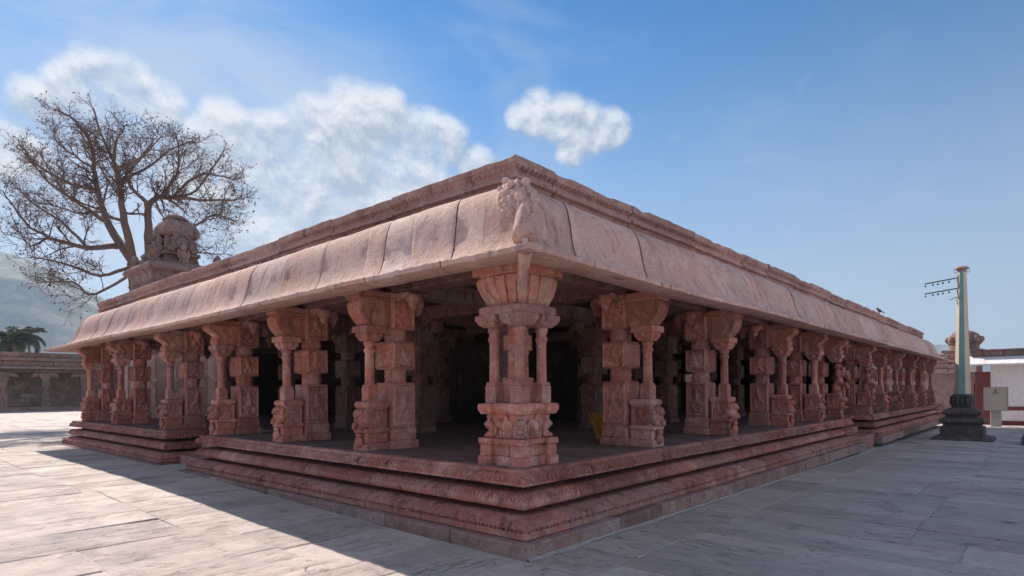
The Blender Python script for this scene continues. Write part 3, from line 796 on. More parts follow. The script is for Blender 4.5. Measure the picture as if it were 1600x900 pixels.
# ---- corner pillar: four colonettes round a core on a stepped base
CP = (QO+0.30, QO+0.30, FLOOR)
def corner():
    mb = MB(); mb.cbox(0, 0, 0.25, 0.25, 0.66, 0.95); mb.ring((0, 0, 0), [(0.125, 0.94), (0.12, 1.2), (0.135, 1.22), (0.12, 1.24), (0.125, 1.56)], 8, math.pi/8); mb.cbox(0, 0, 0.23, 0.23, 1.25, 1.42)
    p = obj('corner_pillar', mesh(mb, M['pillar'], bevel=0.008, **W), hall, CP)
    b = MB()
    b.cbox(0, 0, 0.54, 0.54, -0.004, 0.10).cbox(0, 0, 0.47, 0.47, 0.10, 0.23).cbox(0, 0, 0.53, 0.53, 0.23, 0.285).cbox(0, 0, 0.43, 0.43, 0.28, 0.56)
    b.sqr((0, 0, 0), [(0.225, 0.545), (0.25, 0.57), (0.275, 0.60), (0.28, 0.625), (0.27, 0.66), (0.24, 0.672)])
    for sx in (-1, 1):
        for sy in (-1, 1):
            if (sx, sy) == (-1, -1): q = 0.215
            else: q = 0.225
            X, Y = sx*q, sy*q
            b.cbox(X, Y, 0.19, 0.19, -0.006, 0.095).cbox(X, Y, 0.155, 0.155, 0.095, 0.225).cbox(X, Y, 0.185, 0.185, 0.225, 0.292)
            b.sqr((X, Y, 0), [(0.07, 0.55), (0.088, 0.58), (0.098, 0.605), (0.098, 0.65), (0.088, 0.668)])
    for k in range(4):      # sunk dado panels
        rotk = Matrix.Rotation(k*math.pi/2, 3, 'Z')
        for u in (-0.075, 0.075):
            t = MB(); t.box(u-0.008, u+0.008, -0.247, -0.233, 0.10, 0.232)
            b.add([rotk @ Vector(v) for v in t.v], t.f)
    obj('pillar_base', mesh(b, M['pillar'], bevel=0.008, cut=0.10, amp=0.004, nsc=11), p)
    # elephants walking round the base, lions at its corners
    e = MB()
    for s_ in (-1, 1):
        pass
    e.ell((0.02, -0.215, 0.43), (0.085, 0.045, 0.07)); e.ell((-0.075, -0.225, 0.45), (0.05, 0.045, 0.055)); e.ell((-0.12, -0.235, 0.39), (0.02, 0.022, 0.07)); e.ell((-0.06, -0.255, 0.45), (0.028, 0.012, 0.04))
    for x_ in (-0.045, 0.0, 0.045, 0.085): e.ell((x_, -0.22, 0.34), (0.021, 0.03, 0.06))
    e.ell((0.11, -0.215, 0.42), (0.012, 0.015, 0.06)); e.ell((0.03, -0.225, 0.51), (0.03, 0.03, 0.035))
    em = mesh(e, M['pillar'], smooth=True)
    for k in range(4): obj('elephant_relief', em, p, (0, 0, 0), k*math.pi/2)
    l = MB()
    l.ell((0, 0.02, 0.36), (0.055, 0.05, 0.06)); l.ell((0, -0.01, 0.44), (0.062, 0.06, 0.055)); l.ell((0, 0.0, 0.525), (0.05, 0.05, 0.04)); l.ell((0, -0.05, 0.44), (0.035, 0.03, 0.022)); l.ell((0, -0.045, 0.315), (0.05, 0.035, 0.025))
    for s_ in (-1, 1): l.ell((s_*0.05, 0.0, 0.33), (0.03, 0.055, 0.035)); l.ell((s_*0.045, -0.02, 0.485), (0.02, 0.02, 0.025)); l.ell((s_*0.052, 0.01, 0.40), (0.022, 0.04, 0.05))
    lm = mesh(l, M['pillar'], smooth=True, cut=0.05, amp=0.004, nsc=25)
    for k, (sx, sy) in enumerate(((-1, -1), (1, -1), (1, 1), (-1, 1))):
        obj('lion_figure', lm, p, (sx*0.215, sy*0.215, 0), math.atan2(sy, sx)+math.pi/2)
    cm = mesh(colonette_mb(0, 0, 1.53, 0.060, 0.15), M['pillar'], bevel=0.005, cut=0.12, amp=0.003, nsc=12)
    for sx in (-1, 1):
        for sy in (-1, 1): obj('colonette', cm, p, (sx*0.185, sy*0.185, 0))
    a = MB()
    for sx in (-1, 1):
        for sy in (-1, 1):
            a.sqr((sx*0.185, sy*0.185, 0), [(0.085, 1.50), (0.12, 1.53), (0.15, 1.575), (0.155, 1.61), (0.15, 1.632)])
            for k in range(4):
                an = k*math.pi/2; a.ell((sx*0.185+0.13*math.cos(an), sy*0.185+0.13*math.sin(an), 1.575), (0.045, 0.045, 0.04), 8, 5)
    a.ring((0, 0, 0), [(0.335, 1.625), (0.35, 1.64), (0.35, 1.71), (0.335, 1.725)], 48, 0, 5.0)
    obj('abacus', mesh(a, M['pillar'], bevel=0.006, cut=0.12, amp=0.004, nsc=12), p)
    k_ = MB()
    k_.ring((0, 0, 0), [(0.27, 1.72), (0.275, 1.75), (0.295, 1.80), (0.325, 1.86), (0.348, 1.92), (0.360, 1.98), (0.358, 2.02), (0.34, 2.045), (0.355, 2.06)], 160, 0, 4.0, True, 0,
            lambda a_, z: 1+(0.04-0.085*(abs(math.sin(a_*9+1.6*nz(2*math.cos(a_), 2*math.sin(a_), z*2)))**0.35 < 0.60)+0.05*nz(5*math.cos(a_), 5*math.sin(a_), z*7))*(1 if 1.73 < z < 2.03 else 0.2)+0.02*nz(3*math.cos(a_), 3*math.sin(a_), z*9)*1.5)
    obj('bracket', mesh(k_, M['pillar'], cut=0.09, amp=0.006, nsc=15), p)
    t = MB(); t.box(-0.36, -0.06, -0.37, 0.36, 2.058, 2.183).box(-0.05, 0.37, -0.36, -0.06, 2.06, 2.182).box(-0.06, 0.36, -0.06, 0.36, 2.06, 2.18)
    obj('bracket_slab', mesh(t, M['pillar'], bevel=0.012, **W), p)
corner()
# ---- inner pillars
GX = [0.98, 3.3, 6.02, 9.15, 11.5, 13.5, 17.0, 19.3, 22.1, 25.3, 28.0, 31.0]; GY = [0.98, 3.25, 5.56, 8.08, 10.75, 14.25, 17.15]
r9 = random.Random(77)
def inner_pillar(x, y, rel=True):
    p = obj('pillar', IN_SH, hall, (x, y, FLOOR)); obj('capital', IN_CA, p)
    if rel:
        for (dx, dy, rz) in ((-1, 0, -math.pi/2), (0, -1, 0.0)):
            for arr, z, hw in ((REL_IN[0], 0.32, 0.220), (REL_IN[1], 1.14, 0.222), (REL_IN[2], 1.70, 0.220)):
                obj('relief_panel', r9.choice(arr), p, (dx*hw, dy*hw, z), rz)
for i, x in enumerate(GX):
    for j, y in enumerate(GY):
        if i == 0 or j == 0: continue
        if 7.0 < x < 15.2 and y > 6.9: continue
        if y > 15 and x < 31 and x > 3.4: continue
        if x > 12 and y > 8.5 and x < 30: continue
        inner_pillar(x, y, (i < 4 or j < 2) and x < 15)
for x in GX[1:3]:
    pass
iw = MB(); iw.box(7.3, 15.0, 7.0, 16.9, 0.6, 3.3)  # solid block added inside to keep the interior dark
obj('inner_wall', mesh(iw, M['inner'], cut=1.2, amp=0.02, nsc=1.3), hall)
iw = MB(); iw.box(4.4, 30.9, 17.0, 17.35, 0.6, 3.3); obj('back_wall', mesh(iw, M['inner']), hall)  # wall added to close the far side and keep light out
# end wall with a small barred opening
WY0, WY1, WZ0, WZ1 = 12.75, 13.4, 2.05, 2.55
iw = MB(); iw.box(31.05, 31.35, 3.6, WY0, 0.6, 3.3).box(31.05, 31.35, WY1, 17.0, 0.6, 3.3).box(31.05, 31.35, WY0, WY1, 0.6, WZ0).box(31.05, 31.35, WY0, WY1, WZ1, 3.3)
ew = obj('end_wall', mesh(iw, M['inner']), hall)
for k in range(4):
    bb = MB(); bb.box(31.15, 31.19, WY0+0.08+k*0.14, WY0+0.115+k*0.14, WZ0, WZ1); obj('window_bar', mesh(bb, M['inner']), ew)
# ---- beams, roof mass
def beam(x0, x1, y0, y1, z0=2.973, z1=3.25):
    b = MB(); b.box(x0, x1, y0, y1, z0, z1); obj('beam', mesh(b, M['pillarshade'], bevel=0.015), hall)
cq = QO+SY
for a, b in zip([0.75]+PY[:-1], PY): beam(cq-0.19, cq+0.19, a+0.02, b-0.02)
for a, b in zip([0.75]+PX[:-1], PX): beam(a+0.02, b-0.02, cq-0.19, cq+0.19)
for i, x in enumerate(GX[1:9]): beam(x-0.17, x+0.17, cq+0.2, 6.9, 2.976)
for j, y in enumerate(GY[1:]): beam(cq+0.2, 7.2, y-0.17, y+0.17, 2.979)
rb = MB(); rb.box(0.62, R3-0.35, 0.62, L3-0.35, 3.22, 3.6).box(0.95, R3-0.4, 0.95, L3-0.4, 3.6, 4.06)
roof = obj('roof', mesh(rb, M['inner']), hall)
# ---- curved eave
P_EAVE = [(-1.10, 3.50), (-0.62, 3.20), (-0.42, 3.00), (-0.22, 2.905), (0.0, 2.878), (0.225, 2.872), (0.247, 2.880), (0.252, 2.925), (0.240, 2.940), (0.15, 2.955), (0.03, 2.978), (-0.09, 3.02), (-0.20, 3.085), (-0.285, 3.18), (-0.345, 3.295), (-0.39, 3.42), (-0.43, 3.55), (-0.475, 3.67), (-0.54, 3.785), (-0.63, 3.88), (-0.75, 3.955), (-0.90, 4.0), (-1.10, 4.01)]
EW, ES = 18.6, 32.6
eW = ((0, 0), (0, 1), (-1, 0), EW, True, True); eS = ((0, 0), (1, 0), (0, -1), ES, True, True)
eN = ((0, EW), (1, 0), (0, 1), 6.0, True, False); eE = ((ES, 0), (0, 1), (1, 0), 6.0, True, False)
def sag(k):
    def f(s): return 0.028*nz(s*0.22, k, 4.4)-(0.045*math.exp(-((s-3.6)/2.2)**2) if k == 2 else 0)
    return f
def d_eave(k, a=None, b=None, jit=0.0):
    sg = sag(k)
    def f(s, j, o, z):
        e = jit+0.014*nz(s*1.6, z*1.8, k)+0.007*nz(s*6, z*6, k+2)
        if a is not None and j > 8:        # each slab is pillowed, so the joints read as grooves
            q = min(abs(s-a), abs(b-s)); e -= 0.014*(1-ss(0, 0.035, q))
        dz = sg(s)*(1 if j > 2 else 0)
        if 5 <= j <= 8: e += 0.010*nz(s*9, j, k)-0.03*max(0, nz(s*2.1, 7, k)-0.33); dz += 0.006*nz(s*13, j*2, k)
        return e, dz
    return f
rnd = random.Random(23)
bW = [0, 0.41, 0.91, 1.69, 2.26, 2.67, 3.8]+[3.8+b for b in breaks(EW-3.8, 0.55, 1.3, rnd)[1:]]; bS = [0, 0.38, 0.85, 1.63, 2.5]+[2.5+b for b in breaks(ES-2.5, 0.6, 1.4, rnd)[1:]]
def slant(s): return 0.74*(1-ss(3.0, 15.0, s))
mb = MB(); sweep(mb, eW, 0, bW[1], P_EAVE, 0.03, d_eave(1), sl1=slant(0)); sweep(mb, eS, 0, bS[1], P_EAVE, 0.03, d_eave(2), sl1=slant(0))
obj('eave_slab', mesh(mb, M['eave'], smooth=True), roof)
for face, b, k in ((eW, bW, 1), (eS, bS, 2)):
    for i, (a, e) in enumerate(zip(b[1:-1], b[2:])):
        base = d_eave(k, None, None, rnd.uniform(-.008, .008)); s0_, s1_ = slant(a), (0 if e >= face[3]-1e-6 else slant(e)); pa = rnd.choice((0.004, 0.007, 0.012))
        def dd(s, j, o, z, B=base, a=a, e=e, s0_=s0_, s1_=s1_, pa=pa):
            x, dz = B(s, j, o, z)
            if j > 8:
                q = min(abs(s-a-s0_*(0.25-o)), abs(e+s1_*(0.25-o)-s)); x -= pa*(1-ss(0, 0.03, q))
            return x, dz
        mb = MB(); sweep(mb, face, a, e, P_EAVE, 0.035 if a < 8 else 0.07, dd, gap=rnd.choice((0.001, 0.002, 0.003, 0.006)), sl0=s0_, sl1=s1_)
        obj('eave_slab', mesh(mb, M['eave'], smooth=True), roof)
for face, k in ((eN, 3), (eE, 4)):
    b = breaks(face[3], 0.8, 1.4, rnd)
    for a, e in zip(b[:-1], b[1:]):
        mb = MB(); sweep(mb, face, a, e, P_EAVE, 0.1, d_eave(k, a, e)); obj('eave_slab', mesh(mb, M['eave'], smooth=True), roof)
# ---- parapet course above the eave
P_COR = [(-1.25, 3.95), (-0.945, 3.95), (-0.94, 4.085), (-0.935, 4.092), (-0.880, 4.098), (-0.872, 4.11), (-0.876, 4.142), (-0.905, 4.150), (-0.925, 4.158), (-0.922, 4.178), (-0.912, 4.205), (-0.902, 4.232), (-0.893, 4.256), (-0.900, 4.276), (-0.868, 4.286), (-0.862, 4.30), (-0.868, 4.345), (-0.88, 4.358), (-1.25, 4.36)]
CW, CS = 17.85, 31.9
cW = ((0, 0), (0, 1), (-1, 0), CW, True, False); cS = ((0, 0), (1, 0), (0, -1), CS, True, False)
def d_cor(k, jit=(0, 0), chip=0):
    sg = sag(k+5)
    def f(s, j, o, z):
        e = jit[0]+0.010*nz(s*2.3, z*5, k)+0.006*nz(s*9, z*14, k); dz = jit[1]+sg(s)*0.8
        if 10 <= j <= 13:
            u = (s/0.085) % 1; sc_ = abs(2*u-1); th = 4.205+0.05*sc_
            fade = ss(-.3, .2, nz(s*0.5, k, 2.5))*0.6+0.4
            e += 0.036*fade if z > th else -0.014*fade
        if j in (4, 5, 14, 15, 16): e += 0.007*nz(s*17, j, k)
        if j >= 15: dz += 0.010*nz(s*5, j*0.1, k+1)-chip*0.10*max(0, nz(s*1.9, 3.3, k)-0.2)
        return e, dz
    return f
rnd = random.Random(31)
kW = [0, 1.0]; 
bW = [0, 3.2]+[3.2+b for b in breaks(CW-3.2, 1.6, 2.7, rnd)[1:]]; bS = [0, 1.65, 3.5, 5.65, 7.9]+[7.9+b for b in breaks(CS-7.9, 1.2, 2.2, rnd)[1:]]
mb = MB(); sweep(mb, cW, 0, bW[1], P_COR, 0.017, d_cor(1)); sweep(mb, cS, 0, bS[1], P_COR, 0.017, d_cor(2))
obj('parapet_block', mesh(mb, M['cornice']), roof)
for face, b, k in ((cW, bW, 1), (cS, bS, 2)):
    for a, e in zip(b[1:-1], b[2:]):
        mb = MB(); sweep(mb, face, a, e, P_COR, 0.02 if a < 9 else 0.05, d_cor(k, (rnd.uniform(-.02, .015), rnd.uniform(-.02, .015)), 1.0 if k == 2 else 0.4), gap=rnd.choice((0.004, 0.012, 0.016)))
        obj('parapet_block', mesh(mb, M['cornice']), roof)
# ---- lion-face medallion, fin and pendant on the eave corner
def medallion():
    # hugging the hip of the eave: follow the hip profile
    hip = [(-0.285, 3.18), (-0.345, 3.295), (-0.39, 3.42), (-0.43, 3.55), (-0.475, 3.67), (-0.54, 3.785), (-0.63, 3.88), (-0.75, 3.955)]
    mb = MB(); r = random.Random(4)
    def hp(t):
        f = t*(len(hip)-1); i = min(int(f), len(hip)-2); f -= i
        return hip[i][0]+(hip[i+1][0]-hip[i][0])*f, hip[i][1]+(hip[i+1][1]-hip[i][1])*f
    dg = Vector((-1, -1, 0)).normalized(); sd = Vector((1, -1, 0)).normalized()
    N = 34; vs = []; fs = []
    for j in range(N+1):
        for i in range(N+1):
            u = i/N*2-1; v = j/N*2-1; q = math.sqrt(u*u+v*v)
            o, z = hp(min(1, max(0, 0.62+v*0.33)))
            side = u*0.23
            base = Vector((-o, -o, z))
            # faces of the eave fall back on both sides of the hip
            p = Vector((-o, -o, z))+sd*side - dg*(abs(side)*1.0)
            b_ = (max(0, 1-q*q))**0.5*0.085+0.02 if q < 1.0 else -0.03
            b_ += (0.06*nz(u*4.2, v*4.2, 1.1)+0.05*nz(u*9, v*9, 2.2)) if q < 0.96 else 0
            p += (dg*0.75+Vector((0, 0, 0.45)))*b_
            vs.append(p)
    n = N+1
    for j in range(N):
        for i in range(N):
            if ((i+0.5)/N*2-1)**2+((j+0.5)/N*2-1)**2 < 1.12: fs.append((j*n+i, j*n+i+1, (j+1)*n+i+1, (j+1)*n+i))
    mb.add(vs, fs)
    # curls, eyes and brow
    for k in range(60):
        a = r.uniform(0, 6.28); q = r.uniform(0.45, 0.95)
        u, v = q*math.cos(a), q*math.sin(a); o, z = hp(0.62+v*0.33); side = u*0.23
        p = Vector((-o, -o, z))+sd*side-dg*(abs(side)*1.0)+(dg*0.75+Vector((0, 0, 0.45)))*(0.04+0.06*(1-q))
        s_ = r.uniform(0.022, 0.042); mb.ell(p, (s_, s_, s_), 7, 5)
    for s_ in (-1, 1):
        o, z = hp(0.72); p = Vector((-o, -o, z))+sd*s_*0.075+(dg*0.8+Vector((0, 0, 0.4)))*0.085; mb.ell(p, (0.042, 0.042, 0.042))
        o, z = hp(0.95); p = Vector((-o, -o, z))+sd*s_*0.11+(dg*0.5+Vector((0, 0, 0.6)))*0.03; mb.ell(p, (0.055, 0.055, 0.04))
    o, z = hp(0.5); mb.ell(Vector((-o, -o, z))+(dg*0.8+Vector((0, 0, 0.3)))*0.10, (0.05, 0.05, 0.06))
    obj('lion_face_medallion', mesh(mb, M['eave'], smooth=True, sharp=0), roof)
    fn = MB()
    pts = [Vector((0.13, 0.13, 3.04)), Vector((0.17, 0.17, 3.14)), Vector((0.21, 0.21, 3.25)), Vector((0.25, 0.25, 3.36)), Vector((0.28, 0.28, 3.43))]
    fn.tube([p+dg*0.25 for p in pts], [0.115, 0.10, 0.078, 0.046, 0.010], 10)
    fn.tube([Vector((-0.19, -0.19, 2.94)), Vector((-0.14, -0.14, 2.99)), Vector((-0.06, -0.06, 3.02)), Vector((0.02, 0.02, 3.0))], [0.012, 0.028, 0.03, 0.02], 7)
    obj('eave_fin', mesh(fn, M['eave'], smooth=True, sharp=0), roof)
    pd = MB()
    pd.tube([Vector((-0.14, -0.14, 2.90)), Vector((-0.06, -0.06, 2.83)), Vector((0.06, 0.06, 2.77)), Vector((0.16, 0.16, 2.70)), Vector((0.24, 0.24, 2.62))], [0.075, 0.06, 0.05, 0.05, 0.045], 8)
    obj('corner_pendant', mesh(pd, M['eave'], cut=0.08, amp=0.005, nsc=14), roof)
medallion()

rg = MB(); rg.tube([(32.72, -0.12+0.07*math.cos(a), 2.80+0.07*math.sin(a)) for a in [k*math.pi/6 for k in range(13)]], 0.014, 6, False)
obj('hanging_ring', mesh(rg, M['iron'], smooth=True), roof)

# ------------------------------------------------------------------ lamp column in the south court
def lamp_column():
    x, y = 21.5, -1.55; g = gz(x, y)
    t = thing('lamp_column', 'tall tapering column painted teal and cream on a stepped dark stone pedestal', 'lamp column', (x, y, g))
    b = MB()
    b.sqr((0, 0, 0), [(0.855, -0.05), (0.855, 0.05), (0.810, 0.09), (0.720, 0.12), (0.594, 0.15)]); b.sqr((0, 0, 0), [(0.594, 0.14), (0.594, 0.46), (0.576, 0.47)])
    b.sqr((0, 0, 0), [(0.513, 0.465), (0.513, 0.54), (0.576, 0.57), (0.621, 0.63), (0.621, 0.67), (0.576, 0.73), (0.495, 0.76)])
    b.sqr((0, 0, 0), [(0.441, 0.755), (0.441, 0.84), (0.513, 0.87), (0.540, 0.90), (0.540, 0.98), (0.504, 1.01), (0.360, 1.08), (0.270, 1.12)])
    obj('pedestal', mesh(b, M['lampbase'], bevel=0.012, cut=0.22, amp=0.012, nsc=5), t)
    d = MB(); d.ring((0, 0, 0), [(0.27, 1.06), (0.30, 1.12), (0.315, 1.25), (0.315, 1.42), (0.29, 1.52), (0.26, 1.57)], 32, 0, 5)
    for k in range(4):
        a = k*math.pi/2
        for u in (-0.14, 0, 0.14):
            d.ell((0.30*math.cos(a)-u*math.sin(a), 0.30*math.sin(a)+u*math.cos(a), 1.32), (0.06, 0.06, 0.14), 8, 6)
            d.ell((0.31*math.cos(a)-u*math.sin(a), 0.31*math.sin(a)+u*math.cos(a), 1.47), (0.045, 0.045, 0.05), 8, 6)
    obj('carved_block', mesh(d, M['dark'], smooth=True, cut=0.12, amp=0.01, nsc=12), t)
    z0, z1, r0, r1 = 1.55, 5.78, 0.245, 0.135
    for k in range(8):
        a0 = math.pi/8+k*math.pi/4; a1 = a0+math.pi/4; e = 0.006
        m = MB(); n = 8; vs = []; fs = []
        for j in range(n+1):
            q = j/n; r = r0+(r1-r0)*q; z = z0+(z1-z0)*q
            vs += [(r*math.cos(a0+e), r*math.sin(a0+e), z), (r*math.cos(a1-e), r*math.sin(a1-e), z), (0.6*r*math.cos(a1-e), 0.6*r*math.sin(a1-e), z), (0.6*r*math.cos(a0+e), 0.6*r*math.sin(a0+e), z)]
        for j in range(n):
            for c in range(4): fs.append((j*4+c, j*4+(c+1) % 4, j*4+4+(c+1) % 4, j*4+4+c))
        fs += [(3, 2, 1, 0), tuple(n*4+c for c in range(4))]
        m.add(vs, fs)
        teal = (k % 2 == 1)
        o = obj('painted_facet', mesh(m, M['teal' if teal else 'cream']), t)
    c = MB(); c.ring((0, 0, 0), [(0.12, 5.77), (0.14, 5.80), (0.14, 5.86), (0.12, 5.875)], 16); c.ring((0, 0, 0), [(0.17, 5.875), (0.20, 5.89), (0.20, 5.93), (0.15, 5.97), (0.05, 6.0)], 16)
    obj('cap', mesh(c, M['cornice']), t)
    rg = MB()
    for s_ in (-1, 1): rg.tube([(0.0, s_*0.17+s_*0.05*math.cos(a), 5.85+0.09*math.sin(a)) for a in [i*math.pi/6 for i in range(13)]], 0.008, 5, False)
    obj('cap_ring', mesh(rg, M['iron']), t)
    for (z, L) in ((5.60, 0.96), (5.24, 0.96), (4.95, 0.26)):
        h = MB(); pts = [(-0.05, 0.10+L*k/6, z-0.10*(k/6)) for k in range(7)]; h.tube(pts, 0.022 if L > 0.5 else 0.012, 6)
        bar = obj('bell_bar', mesh(h, M['iron']), t)
        if L > 0.5:
            bell = MB(); bell.ring((0, 0, 0), [(0.035, -0.10), (0.026, -0.085), (0.022, -0.055), (0.008, -0.04), (0.004, 0.0)], 8)
            bm_ = mesh(bell, M['iron'])
            for k in (1.6, 2.7, 3.6, 4.5, 5.9): obj('bell', bm_, bar, (-0.05, 0.10+L*k/6, z-0.10*(k/6)-0.015))
        st = MB(); st.tube([(-0.10, 0.10, z-0.3), (-0.09, 0.10, z+0.1)], 0.012, 5); obj('bracket_strap', mesh(st, M['iron']), t)
lamp_column()
def offering_stone():
    x, y = 20.6, -4.12; g = gz(x, y)
    t = thing('offering_pedestal', 'low stepped stone offering pedestal at the right edge beyond the lamp column', 'pedestal', (x, y, g))
    for k, (w_, z0, z1) in enumerate(((0.98, -0.05, 0.27), (0.62, 0.272, 0.42), (0.50, 0.422, 0.56))):
        b = MB(); b.sqr((0, 0, 0), [(w_, z0), (w_, z1-0.03), (w_-0.03, z1)]); obj('step_block', mesh(b, M['lampbase'], bevel=0.012, cut=0.25, amp=0.01, nsc=5), t)
    b = MB(); b.ring((0, 0, 0), [(0.36, 0.56), (0.40, 0.60), (0.30, 0.66), (0.26, 0.74), (0.36, 0.80), (0.40, 0.86), (0.25, 0.92), (0.08, 0.98)], 24); obj('lotus_top', mesh(b, M['lampbase'], smooth=True), t)
offering_stone()
def notice_board():
    x, y = 32.7, -1.88; g = gz(x, y)
    t = thing('notice_board', 'cream notice board on a grey stone post before the white building', 'notice board', (x, y, g))
    p = MB(); p.box(-0.08, 0.10, -0.21, 0.21, -0.05, 0.86); obj('post', mesh(p, M['post'], bevel=0.015, cut=0.2, amp=0.008), t)
    b = MB(); b.box(-0.13, -0.085, -0.44, 0.44, 0.80, 1.88); bo = obj('panel', mesh(b, M['board'], bevel=0.008), t)
    for (y0, y1, z0, z1) in ((-0.45, 0.45, 1.88, 1.91), (-0.45, 0.45, 0.77, 0.80), (-0.47, -0.44, 0.77, 1.91), (0.44, 0.47, 0.77, 1.91)):
        f = MB(); f.box(-0.14, -0.08, y0, y1, z0, z1); obj('frame_rail', mesh(f, M['post']), bo)
    e = MB(); e.box(-0.135, -0.131, -0.045, 0.045, 1.70, 1.78); e.box(-0.135, -0.131, -0.03, 0.03, 1.783, 1.80); obj('emblem', mesh(e, M['emblem']), bo)
    for z, w_ in ((1.655, 0.10), (1.62, 0.14), (1.585, 0.12)):
        l = MB(); l.box(-0.134, -0.131, -w_, w_, z-0.006, z+0.006); obj('print_line', mesh(l, M['print']), bo)
    l = MB(); l.box(-0.134, -0.131, 0.26, 0.30, 1.24, 1.27); obj('print_line', mesh(l, M['print']), bo)
notice_board()
# ------------------------------------------------------------------ white building on the right
def white_building():
    X = 34.8; g = -0.36
    t = thing('white_building', 'limewashed white building with dark red bands and sloping white awning at right', 'building', (X, -5.5, g))
    yA, yB = 4.55, -6.0     # local y: left end .. beyond the frame
    w_ = MB(); w_.box(0, 4, yB, yA-0.62, 0, 3.2); obj('wall', mesh(w_, M['white'], cut=0.8, amp=0.012, nsc=1.5), t)
    p = MB(); p.box(-0.03, 0.5, yA-0.62, yA, 0.0, 2.75); obj('red_pilaster', mesh(p, M['redpaint'], bevel=0.01), t)
    for z0, z1 in ((0.0, 0.26), (0.78, 0.98)):
        b = MB(); b.box(-0.022, 0.2, yB, yA+0.12, z0, z1); obj('red_band', mesh(b, M['redpaint'], bevel=0.006), t)
    b = MB(); b.box(-0.012, 0.2, yB, yA+0.05, 0.262, 0.778); obj('dado', mesh(b, M['white']), t)
    a = MB(); n = 14
    for k in range(n):
        u0 = yB+(yA+0.35-yB)*k/n; u1 = yB+(yA+0.35-yB)*(k+1)/n-0.006
        c = MB(); v = [(-0.75, 3.05), (0.1, 3.50), (0.1, 3.58), (-0.75, 3.13)]
        c.prism_y(v, u0, u1); obj('awning_slab', mesh(c, M['white'], bevel=0.008), t)
    r = random.Random(3); u = yB
    while u < yA+0.15:
        L = r.uniform(0.5, 1.1); z = 3.9+r.uniform(-.05, .05)
        c = MB(); c.box(-0.12+r.uniform(-.03, .03), 3.9, u, min(u+L, yA+0.2)-0.01, 3.56, z-0.1).box(-0.22+r.uniform(-.03, .03), 3.9, u, min(u+L, yA+0.2)-0.01, z-0.1, z)
        obj('parapet_block', mesh(c, M['cloister'], bevel=0.02, cut=0.3, amp=0.02), t); u += L
    b = MB(); b.box(0.05, 0.6, yA, yA+0.35, 2.75, 3.1); obj('lintel', mesh(b, M['white']), t)
white_building()
def enclosure():
    X = 37.5; g = -0.36
    t = thing('stone_enclosure_wall', 'weathered pinkish stone enclosure wall behind the lamp column', 'wall', (X, 3.0, g))
    w_ = MB(); w_.box(0, 1.2, -4.0, 17.0, 0.0, 2.75); obj('wall', mesh(w_, M['court'], cut=0.9, amp=0.02, nsc=1.5), t)
    r = random.Random(8); u = -4.0
    for (z0, z1, d) in ((2.75, 3.0, -0.35), (3.0, 3.3, -0.2), (3.62, 3.85, -0.32)):
        u = -4.0
        while u < 17:
            L = r.uniform(1.2, 2.2); c = MB(); c.box(d+r.uniform(-.02, .02), 1.3, u, min(17, u+L)-0.012, z0, z1-0.003); obj('ledge_block', mesh(c, M['court'], bevel=0.02, cut=0.4, amp=0.01), t); u += L
    c = MB(); c.box(-0.05, 1.2, -4, 17, 3.3, 3.62); obj('upper_wall', mesh(c, M['court']), t)
    b = MB(); b.box(-0.25, 0.1, -4, 17, 0.0, 0.42); obj('red_base', mesh(b, M['redpaint'], bevel=0.02), t)
    t2 = thing('doorway', 'carved reddish stone doorway jambs between the column and white building', 'doorway', (37.0, -1.35, g))
    for y0, y1 in ((-0.55, -0.28), (-0.2, 0.02), (0.62, 0.85)):
        j = MB(); j.box(-0.1, 0.25, y0, y1, 0, 2.35).box(-0.14, 0.25, y0-0.03, y1+0.03, 0, 0.3).box(-0.14, 0.25, y0-0.03, y1+0.03, 2.1, 2.35); obj('jamb', mesh(j, M['tower'], bevel=0.015, cut=0.25, amp=0.01), t2)
    l = MB(); l.box(-0.18, 0.3, -0.75, 1.0, 2.352, 2.7); obj('lintel', mesh(l, M['tower'], bevel=0.02), t2)
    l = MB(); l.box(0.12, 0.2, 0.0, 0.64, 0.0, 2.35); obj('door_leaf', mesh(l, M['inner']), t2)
    c = at(1503, 560, 36.5)
    t3 = thing('domed_turret', 'small red brown domed turret above the enclosure wall', 'turret', (c.x+1.5, c.y, 3.4))
    d = MB(); d.cbox(0, 0, 1.9, 1.9, -0.3, 0.35).cbox(0, 0, 2.2, 2.2, 0.35, 0.5); obj('turret_base', mesh(d, M['tower'], bevel=0.03), t3)
    d = MB(); d.ring((0, 0, 0), [(0.75, 0.5), (0.78, 0.85), (0.85, 0.9), (0.90, 0.97), (0.82, 1.02), (0.86, 1.12), (0.84, 1.3), (0.72, 1.5), (0.5, 1.66), (0.2, 1.76), (0.05, 1.78)], 16); obj('dome', mesh(d, M['tower'], smooth=True), t3)
    d = MB(); d.ring((0, 0, 0), [(0.10, 1.76), (0.14, 1.84), (0.05, 1.9), (0.02, 2.02)], 10); obj('finial', mesh(d, M['tower'], smooth=True), t3)
    for k in range(8):
        a = k*math.pi/4; q = MB(); q.ell((0.85*math.cos(a), 0.85*math.sin(a), 1.18), (0.16, 0.16, 0.2), 8, 6); obj('dome_niche', mesh(q, M['tower'], smooth=True), t3)
enclosure()
